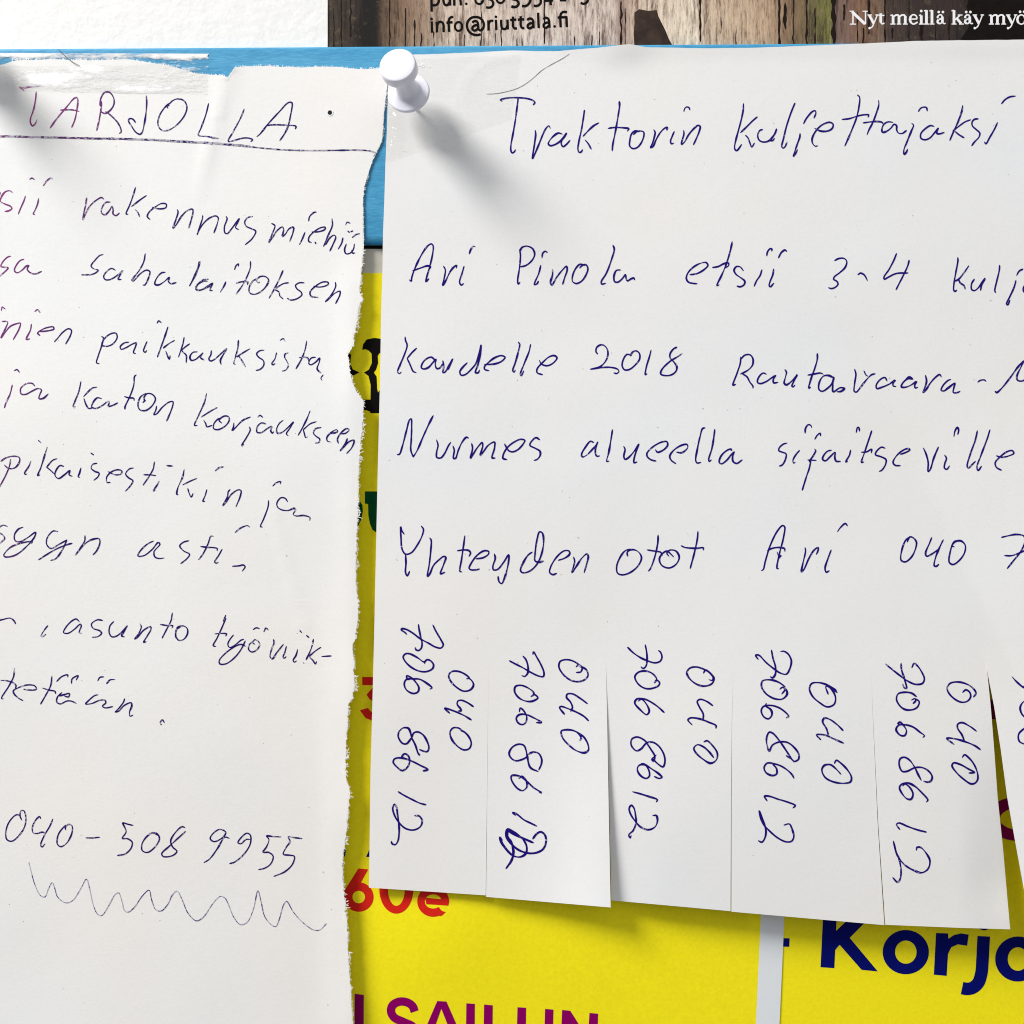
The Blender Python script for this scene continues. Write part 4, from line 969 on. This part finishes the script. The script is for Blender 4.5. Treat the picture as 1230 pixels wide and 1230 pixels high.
# S as a thick stroke
def thick(pts, w_, H, pp):
    sm = smooth_pts(pts, 1.5); L_, R_ = [], []
    for i, (x, y) in enumerate(sm):
        a = sm[max(0, i - 1)]; b = sm[min(len(sm) - 1, i + 1)]; dx, dy = b[0] - a[0], b[1] - a[1]; l = math.hypot(dx, dy) or 1
        L_.append((x - dy / l * w_ / 2, y + dx / l * w_ / 2)); R_.append((x + dy / l * w_ / 2, y - dx / l * w_ / 2))
    b0 = len(pp.V)
    for (a, b), (c_, d_) in zip(L_, R_): pp.V.append(P(a, b, H(a, b) + 0.2)); pp.V.append(P(c_, d_, H(c_, d_) + 0.2))
    for i in range(len(sm) - 1): a = b0 + 2 * i; pp.F.append((a, a + 1, a + 3, a + 2))
pu = Print(); thick(T(400, 1030, k, "603,1138 585,1095 540,1068 485,1066 440,1092 428,1135 450,1180 520,1215 590,1250 620,1310 590,1380 500,1405 420,1360"), 62 / k, HL, pu); pu.build('purple_letter', M_purple, yl)
purp(["770,1060 838,1064 992,1420 920,1420 800,1118 690,1420 615,1420", "675,1290 900,1300 905,1350 670,1350"])
purp(["985,1077 1048,1081 1044,1450 980,1450"])
purp(["1116,1086 1180,1092 1176,1450 1110,1450"])
k5 = 3.075
def T5(s): return T(550, 1030, k5, s)
pu = Print(); pu.poly(T5("220,553 252,555 250,720 216,720"), HL); pu.poly(T5("322,559 353,562 349,720 317,720"), HL); pu.poly(T5("216,690 350,700 340,760 225,760"), HL); pu.build('purple_letter', M_purple, yl)
pu = Print(); pu.poly(T5("385,563 415,566 480,668 486,574 518,577 512,760 480,760 412,640 404,760 376,760"), HL); pu.build('purple_letter', M_purple, yl)
bk = Print(); s1 = lambda s: T(400, 280, 6.15, s)
bk.poly(s1("215,862 222,822 248,786 305,774 375,783 375,895 345,885 330,905 333,960 318,1008 302,1030 322,1060 326,1150 332,1178 345,1160 375,1165 375,1330 275,1330 278,1120 262,1055 228,1030 265,1008 287,960 285,890 262,866 240,858"), HL)
bk.poly(s1("90,880 135,898 128,960 145,1005 195,1030 150,1052 90,1068"), HL)
bk.poly(T(400, 480, 4.1, "120,0 240,0 240,52 205,58 185,60 165,52 120,50"), HL)
bk.build('black_letter', M_black, yl)
gn = Print(); s2 = lambda s: T(400, 480, 4.1, s)
gn.poly(s2("157,452 235,452 235,662 214,655 195,642 182,612 174,570 173,514 157,512"), HL); gn.poly(s2("90,495 132,500 145,520 147,550 140,590 122,625 90,630"), HL); gn.build('green_letter', M_green, yl)
nv = Print(); nv.poly(s3("163,1104 182,1060 210,1060 210,1104"), HL); nv.poly(s3("30,1100 60,1102 64,1062 30,1062"), HL); nv.build('navy_letter', M_navy, yl)

k = 4.1; kt = lambda s: T(930, 1030, 4.1, s)
nv = Print(); nv.poly(kt("20,396 76,398 74,440 20,438"), HR); nv.build('navy_dash', M_navy, yr)
nv = Print(); nv.poly(kt("245,200 312,200 296,545 228,540"), HR); nv.poly(kt("300,366 470,205 560,205 372,396 510,561 430,553 322,430 298,458"), HR); nv.build('navy_letter', M_navy, yr)
nv = Print(); nv.ring(930 + 648 / k, 1030 + 466 / k, (114 / k, 109 / k), (53 / k, 57 / k), HR); nv.build('navy_letter', M_navy, yr)
nv = Print(); nv.poly(kt("797,372 856,374 858,400 885,382 920,374 958,380 950,435 905,428 872,442 856,475 849,583 786,577"), HR); nv.build('navy_letter', M_navy, yr)
nv = Print(); thick(kt("1032,388 1029,440 1026,500 1020,570 1004,618 976,642 948,647 925,643"), 62 / k, HR, nv); nv.ring(930 + 1034 / k, 1030 + 325 / k, (34 / k, 34 / k), (0.1, 0.1), HR); nv.build('navy_letter', M_navy, yr)
nv = Print(); nv.ring(930 + 1200 / k, 1030 + 500 / k, (112 / k, 111 / k), (50 / k, 58 / k), HR); nv.build('navy_letter', M_navy, yr)
pu = Print()
s6 = lambda oy, s: T(1030, oy, 6.15, s)
pu.poly(s6(770, "940,425 1040,440 1040,578 950,578"), HR); pu.ring(1226, 983.5, (42, 27), (25, 13.5), HR)
pu.build('purple_letter', M_purple, yr)

# ================================================================ left notice, torn along its right side
XR = [(60, 466), (100, 466), (115, 464), (140, 461), (160, 460), (172, 458), (182, 453), (195, 447), (207, 443), (215, 440), (230, 437), (245, 436), (290, 437), (300, 437), (322, 434.6), (337, 433), (351, 432.5), (356, 435), (361, 436), (366, 432), (371, 431), (384, 429), (400, 426), (413, 425), (420, 422),
      (426, 418), (436, 419.5), (449, 421), (459, 423.5), (468, 427), (475, 432), (482, 436.8), (509, 435.8), (531, 433.7), (556, 431.7), (580, 430.7), (600, 430.7), (629, 429), (653, 428.7), (692, 427.6), (711, 428.7), (727, 431.3), (747, 429.7), (768, 426.6),
      (776, 423), (780, 423.6), (792, 425.6), (829, 425.6), (839, 424.2), (845, 419), (869, 417.5), (894, 415.9), (934, 415.4), (943, 418), (950, 420.5), (971, 418.5), (999, 417), (1027, 412.4), (1048, 411.8), (1072, 413), (1088, 415.4), (1109, 417), (1133, 417.9), (1170, 419.5), (1182, 421), (1214, 422.8), (1230, 424.4), (1400, 430)]
YT = [(-200, 79), (0, 79), (15, 73), (60, 71), (110, 73), (150, 71), (200, 78), (235, 88), (270, 91), (276, 93), (279, 88), (282, 80), (320, 79), (360, 81), (400, 80), (430, 83), (466, 82)]
def xr(y):
    j = 1.5 * noise.noise((y * 0.35, 3.1, 0)) + 1.3 * noise.noise((y * 0.9, 7.7, 0)) + 1.2 * noise.noise((y * 0.11, 1.2, 0))
    return interp(XR, y) + j * (0.5 if y < 300 else 1.0)
def yt(x): return interp(YT, x) + 0.9 * noise.noise((x * 0.4, 9.1, 0)) + 0.6 * noise.noise((x * 1.1, 5.1, 0))
def HLEFT(x, y):
    h = 1.3 + 5.0 * sstep(310, 560, y) + 0.0016 * max(0, y - 700)
    h += 2.2 * noise.noise((x * 0.0042, y * 0.0036, 0.5)) * sstep(80, 300, y) + 0.5 * noise.noise((x * 0.011, y * 0.010, 4.5))
    d = x - (275 - 0.24 * (y - 90))                      # faint crease running down from the notch in the top edge
    h += 1.5 * math.exp(-(d / 9.0) ** 2) * (1 - sstep(170, 260, y)) * (0.5 + 0.5 * sstep(-1, 1, -d))
    h += 1.0 * sstep(382, 402, x) * sstep(640, 800, y) + 0.6 * math.exp(-((x - 300 - 0.25 * (y - 500)) / 5.0) ** 2) * sstep(560, 640, y) * (1 - sstep(800, 900, y))
    e = 424 - x
    if e < 60: h += (1.3 + 2.2 * sstep(30, 0, e)) * sstep(285, 350, y) * sstep(0, 60, 60 - e) * (0.6 + 0.8 * noise.noise((0, y * 0.008, 2)))
    return h
us = [0, .03, .08] + lin(0.12, 0.86, 56) + [.88, .90, .92, .94, .955, .97, .98, .987, .993, .997, 1.0]
vs = [i / 1180.0 for i in range(1181)]
def f_left(u, v):
    x0 = -120; t = yt(x0 + u * 586)
    y = t + (1330 - t) * v
    return x0 + (xr(y) - x0) * u, y
nl = thing('handwritten_notice', 'left handwritten notice headed TARJOLLA, torn ragged along its right side', 'notice')
sheet('torn_sheet', f_left, us, vs, HLEFT, M_paper, nl, thick=0.7, edge_mat=M_edge)
# band of bare white fibre core left by the tear, wider here and narrower there
bw = lambda y: max(0.6, 1.6 + 4.2 * noise.noise((y * 0.014, 4.4, 0)) + 2.6 * noise.noise((y * 0.09, 8.4, 0)) + 1.4 * noise.noise((y * 0.5, 2.4, 0))) * (0.7 if y < 300 else 1.3)
V, F = [], []
for i in range(1150):
    y = 92 + i; a = xr(y); b = a - bw(y)
    V += [P(a - 0.1, y, HLEFT(a, y) - 0.3), P((a + b) / 2, y, HLEFT((a + b) / 2, y) + 0.12 + 0.2 * noise.noise((y * 0.3, 1, 1))), P(b, y, HLEFT(b, y) + 0.05)]
    if i: q = 3 * i; F += [(q, q - 3, q - 2, q + 1), (q + 1, q - 2, q - 1, q + 2)]
mesh_obj('torn_fibre_band', V, F, M_edge, nl)
# loose fibres along the tear
fb = Ink()
for i in range(900):
    y = random.uniform(96, 1235); x = xr(y) - 0.6; L = random.uniform(1.0, 3.2) * (1.9 if noise.noise((y * 0.03, 6, 6)) > 0.12 else 0.9) * (0.5 if y < 300 else 1); a = random.uniform(-1.1, 1.1)
    fb.stroke([(x - 1, y), (x + L * 0.5, y + L * 0.5 * a), (x + L * math.cos(a), y + L * math.sin(a) * 1.1)], lambda xx, yy: HLEFT(min(xx, xr(yy)), yy), random.uniform(0.35, 0.9), 0.1, True, off=-0.35)
for i in range(240):
    x = random.uniform(-10, 460); y = yt(x) + 0.6; L = random.uniform(0.8, 2.6); a = random.uniform(-0.9, 0.9)
    fb.stroke([(x, y + 1), (x + L * 0.5 * a, y - L * 0.5), (x + L * a, y - L)], HLEFT, random.uniform(0.35, 0.8), 0.1, True, off=-0.35)
ff = fb.build('torn_fibres', M_edge, nl); ff['kind'] = 'stuff'
def words(table, H, mat, parent, width=1.9, name='handwritten_word', faint=()):
    cur = None; out = []
    for nm, ox, oy, kk, blk in table:
        if nm != cur: out.append((nm, Ink())); cur = nm
        for pts in parse(blk, ox, oy, kk): out[-1][1].stroke(pts, H, width * (0.6 if nm in faint else 1.0))
    for nm, ik in out:
        ik.build('pen_line' if nm in ('underline', 'wavy underline', 'dash', 'doodle') else name, M_ink_faint if nm in faint else M_ink_line if nm == 'underline' else mat, parent)
words(W_LEFT, HLEFT, M_ink_left, nl, 1.75, faint=('wavy underline', 'doodle'))
hole = Ink(); hole.dot(396.5, 135.5, 2.9, HLEFT, 0.15, 16); hole.build('pin_hole', M_hole, nl)
hr = Ink(); hr.stroke(ring(396.2, 135.2, 3.4, 3.4, 14), HLEFT, 1.2, 0.3, False, off=0.35); hr.build('pin_hole_rim', M_edge, nl)

# ================================================================ right notice with tear-off slips
XL = [(60, 467), (150, 465), (195, 463), (244, 461.5), (281, 460), (329, 459.3), (377, 457.7), (426, 457), (475, 456), (553, 454), (626, 452.4), (700, 450.7), (772, 449.2), (833, 447.6), (930, 445), (1052, 443.4), (1066, 443.2), (1200, 442)]
YTR = [(440, 66), (497, 65.4), (560, 63), (605, 60.5), (640, 61.5), (660, 61.4), (690, 58.8), (717, 56.6), (746, 53), (758, 54.5), (766, 56.6), (844, 58), (900, 57.3), (991, 54), (1050, 51.5), (1101, 49), (1230, 47.5), (1400, 46)]
YB = 776.0
def HBASE(x, y):
    h = 1.6 + 12.0 * sstep(320, 1180, y) * (0.10 + 0.90 * sstep(480, 900, x)) + 5.0 * sstep(700, 1200, x) * sstep(400, 1100, y)
    h += 0.5 * math.exp(-((math.hypot(x - 615, (y - 125) * 1.1) - 62) / 4.0) ** 2) * (1 - sstep(600, 660, x)) * (1 if y < 150 else 0)
    h += 2.3 * noise.noise((x * 0.0045, y * 0.004, 9.5)) * sstep(100, 320, y) + 0.4 * noise.noise((x * 0.012, y * 0.012, 6.5))
    h += 3.2 * math.exp(-((x - 746) / 34.0) ** 2) * (1 - sstep(50, 92, y)) + 1.0 * (1 - sstep(50, 75, y)) * sstep(640, 700, x)
    h += 1.2 * sstep(640, 900, y) * (1 - sstep(460, 600, x))
    h -= 1.2 * math.exp(-((x - 500) / 30.0) ** 2 - ((y - 130) / 30.0) ** 2)
    f = x - (1030 + 0.46 * (y - 400))                      # soft fold where the last slip swings forward
    h += 9.0 * (1 - math.exp(-max(0.0, f) / 100.0)) * sstep(360, 800, y)
    return h
ub = lin(0, 1, 130); vb = [i / 110.0 for i in range(111)]
def f_right(u, v):
    t = interp(YTR, 455 + u * 860) + 0.3 * noise.noise((u * 60, 2, 0)); y = t + (YB - t) * v
    l = interp(XL, y); return l + (1315 - l) * u, y
nr = thing('handwritten_notice', 'handwritten notice headed Traktorin kuljettajaksi with numbered tear-off slips along its bottom', 'notice')
sheet('notice_sheet', f_right, ub, vb, HBASE, M_paper2, nr, thick=0.6, rim=(1, 1, 0, 1))
CUTS = [XL, [(776, 587.2), (930, 585.2), (1075, 583.4), (1200, 582)], [(776, 727.3), (867, 729.5), (970, 731.5), (1090, 734), (1200, 736)],
        [(776, 881.6), (867, 879.2), (960, 878.4), (1095, 878), (1200, 878)], [(776, 1046), (845, 1047.8), (990, 1054.6), (1111, 1062.8), (1200, 1068)],
        None, [(776, 1320), (1200, 1320)]]
C5R = [(776, 1185.2), (806, 1185.7), (848, 1190), (900, 1194.2), (957, 1198.3), (1019, 1204.8), (1084, 1210.5), (1116, 1213.4), (1200, 1220)]
C6L = [(776, 1185.2), (806, 1185.75), (848, 1194), (900, 1202), (957, 1209.7), (1011, 1219.4), (1060, 1228.4), (1130, 1241)]
BOT = [[(440, 1066), (585, 1075.6)], [(580, 1077), (736, 1090.2)], [(734, 1081.5), (880, 1094.6)], [(877, 1095), (1065, 1111.6)], [(1060, 1110.8), (1150, 1114.5), (1215, 1116.4)], [(1230, 1130), (1330, 1135)]]
def slipH(i):
    def H(x, y):
        t = max(0.0, (y - YB) / 320.0); h = HBASE(x, y)
        if i == 0: h += 0.8 * t * t
        if i == 1: h += t * t * (2.0 + 9.0 * sstep(585, 734, x) ** 1.5) + 2.0 * t * sstep(660, 734, x) * sstep(0, .3, t)
        if i == 2: h += -2.5 * t * t * (1 - sstep(735, 800, x)) + 0.5 * t * t
        if i == 3: h += 1.2 * t * t
        if i == 4: h += t * t * 3.0 - 5.0 * sstep(1150, 1215, x) * sstep(0.2, 0.9, t) * (1 - 0.55 * sstep(0.85, 1.05, t))
        if i == 5: h += t * t * 22.0 + 3.0 * t
        return h
    return H
SL = []
labs = ['first tear-off slip from the left', 'second tear-off slip, curling forward at its right edge', 'third tear-off slip, shaded at its left edge', 'fourth tear-off slip', 'fifth tear-off slip, right edge curled back', 'last tear-off slip, cut by the frame']
for i in range(6):
    Lt = CUTS[i] if i < 5 else C6L
    Rt = C5R if i == 4 else CUTS[i + 1]
    gap = (0.30 if 0 < i < 5 else 0.0)
    def f_s(u, v, i=i, Lt=Lt, Rt=Rt, gap=gap):
        xm = interp(Lt, 1080) + (interp(Rt, 1080) - interp(Lt, 1080)) * u
        yb = interp(BOT[i], xm); y = YB + (yb - YB) * v
        gg = gap * (-0.15 + 1.9 * v)
        a = interp(Lt, y) + gg; b = interp(Rt, y) - (gg if i < 4 else 0)
        return a + (b - a) * u, y
    o = sheet('tear_off_slip', f_s, lin(0, 1, 26), lin(0, 1, 50), slipH(i), M_paper2, nr, thick=0.35, rim=(0, 1, 1, 1)); o['label'] = labs[i]; SL.append(o)
words(W_RIGHT, HBASE, M_ink_right, nr, 2.05)
for i, nm, ox, oy, kk, blk in W_SLIPS:
    ik = Ink(); heavy = (nm == '1 2')
    for q, pts in enumerate(parse(blk, ox, oy, kk)): ik.stroke(pts, slipH(i), 2.6 if (heavy and q > 0) else 2.2)
    ik.build('handwritten_number', M_ink_right, SL[i])
# little specks of dirt
sp = Ink()
for i in range(70):
    x, y = random.uniform(470, 1225), random.uniform(80, 770); sp.dot(x, y, random.uniform(0.25, 0.6), HBASE, 0.1, 6)
o = sp.build('paper_specks', plain('speck_grey', (0.35, 0.32, 0.30, 1)), nr); o['kind'] = 'stuff'
sp = Ink()
for i in range(60):
    x, y = random.uniform(5, 400), random.uniform(125, 1225); sp.dot(x, y, random.uniform(0.25, 0.55), HLEFT, 0.1, 6)
o = sp.build('paper_specks', plain('speck_grey_dark', (0.33, 0.31, 0.30, 1)), nl); o['kind'] = 'stuff'

# ================================================================ tape, pins, hairs
def tape(label, corners, H, mat, seed, rag, lift=0.28):
    """corners: four points clockwise from top left; short ends are serrated"""
    t = thing('clear_tape', label, 'tape', 'clear tape strips on the notices')
    (x0, y0), (x1, y1), (x2, y2), (x3, y3) = corners
    def f(u, v):
        a = (x0 + (x1 - x0) * u, y0 + (y1 - y0) * u); b = (x3 + (x2 - x3) * u, y3 + (y2 - y3) * u)
        x, y = a[0] + (b[0] - a[0]) * v, a[1] + (b[1] - a[1]) * v
        if u > 0.999 or u < 0.001: x += rag * (abs(((v * 9) % 1) - 0.5) * 2 - 0.5)
        return x, y
    HH = lambda x, y: H(x, y) + lift + 0.22 * max(0, noise.noise((x * 0.03 + seed, y * 0.09, 1))) + 0.16 * abs(noise.noise((x * 0.055, y * 0.20 + seed, 3)))
    o = sheet('tape_film', f, lin(0, 1, 130), lin(0, 1, 34), HH, mat, t, thick=0.05, rim=(0, 0, 0, 0)); return t
HT = lambda x, y: (0.2 + (HLEFT(x, max(y, 80)) - 0.2) * sstep(70, 84, y)) if y < 84 else HLEFT(x, y)
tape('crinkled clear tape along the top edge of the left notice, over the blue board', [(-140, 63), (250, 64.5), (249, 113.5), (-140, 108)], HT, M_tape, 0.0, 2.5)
tape('small clear tape over the corner of the right notice, under the white pin', [(466, 72), (626, 66), (614, 144), (463.5, 196)], lambda x, y: HBASE(x, y) + 3.6 * math.exp(-((x - 477 + 0.12 * abs(y - 150)) / 3.2) ** 2) * sstep(128, 142, y) * (1 - sstep(176, 190, y)) + 1.5 * math.exp(-((x - 515) / 2.0) ** 2 - ((y - 175) / 6.0) ** 2), M_tape2, 5.0, 1.2, 0.35)

def lathe(prof, n=56):
    V, F = [], []
    for z, r in prof:
        for i in range(n): a = 2 * math.pi * i / n; V.append((r * math.cos(a), r * math.sin(a), z))
    m = len(prof)
    for j in range(m - 1):
        for i in range(n): a, b = j * n + i, j * n + (i + 1) % n; F.append((a, b, b + n, a + n))
    F.append(tuple(range(n))[::-1]); F.append(tuple((m - 1) * n + i for i in range(n)))
    return V, F
def rounded(z0, z1, r, e):   # disc with rounded rim from z0 to z1
    return [(z0, r - e)] + [(z0 + e - e * math.cos(a), r - e + e * math.sin(a)) for a in (0.5, 1.0, 1.57)] + [(z1 - e + e * math.cos(a), r - e + e * math.sin(a)) for a in (1.57, 1.0, 0.5)] + [(z1, r - e)]
def pin(label, base, head):
    """base, head: measured (x, y, h) of the point where the needle enters and of the middle of the head"""
    t = thing('push_pin', label, 'push pin', 'white push pins')
    b = Vector(P(*base)); d = Vector(P(*head)) - b; L = d.length / S; t.location = b
    t.rotation_euler = d.to_track_quat('Z', 'Y').to_euler()
    zf = 26.0
    prof = [(zf, 0.5)] + rounded(zf, zf + 5.5, 25.3, 2.3) + [(zf + 7.5, 17.5), (zf + 10, 14.5), (zf + 16, 12.8), (zf + 26, 12.0), (zf + 36, 12.0), (zf + 41, 13.4), (zf + 43.5, 16.5)] + rounded(zf + 44.2, L + 3, 21.2, 2.4) + [(L + 3.2, 12), (L + 3.3, 0.5)]
    V, F = lathe([(z * S, r * S) for z, r in prof]); o = mesh_obj('plastic_body', V, F, M_plastic, t)
    V, F = lathe([(z * S, r * S) for z, r in [(-14, 0.3), (-8, 2.1), (zf + 1, 2.3)]], 16); mesh_obj('needle', V, F, M_steel, t)
    return t
pin('white plastic push pin through the top left corner of the right notice', (497.5, 128.5, 1), (478.0, 79.5, 80))
def unp(x, y, h): return x, y, h
pin('white push pin over the left end of the crinkled tape, left of TARJOLLA', (-31, 70, 1), (-80, 20, 80))

def hair(label, pts, H, w_):
    ik = Ink(); ik.stroke(pts, H, w_, 0.25, True, off=0.25); o = ik.build('hair', M_hair, None)
    tag(o, label, 'hair', 'stray hairs')
hair('long thin hair lying in a curve above the word Traktorin', T(400, 0, 4.1, "755,463 800,461 850,452 900,438 945,415 985,385 1030,345 1080,315 1130,288 1165,265"), HBASE, 0.55)
hair('short dark hair across the crinkled tape at the top left', T(0, 50, 8.2, "572,75 610,108 650,150 700,190 745,218 785,238"), lambda x, y: HT(x, y) + 1.6, 0.7)
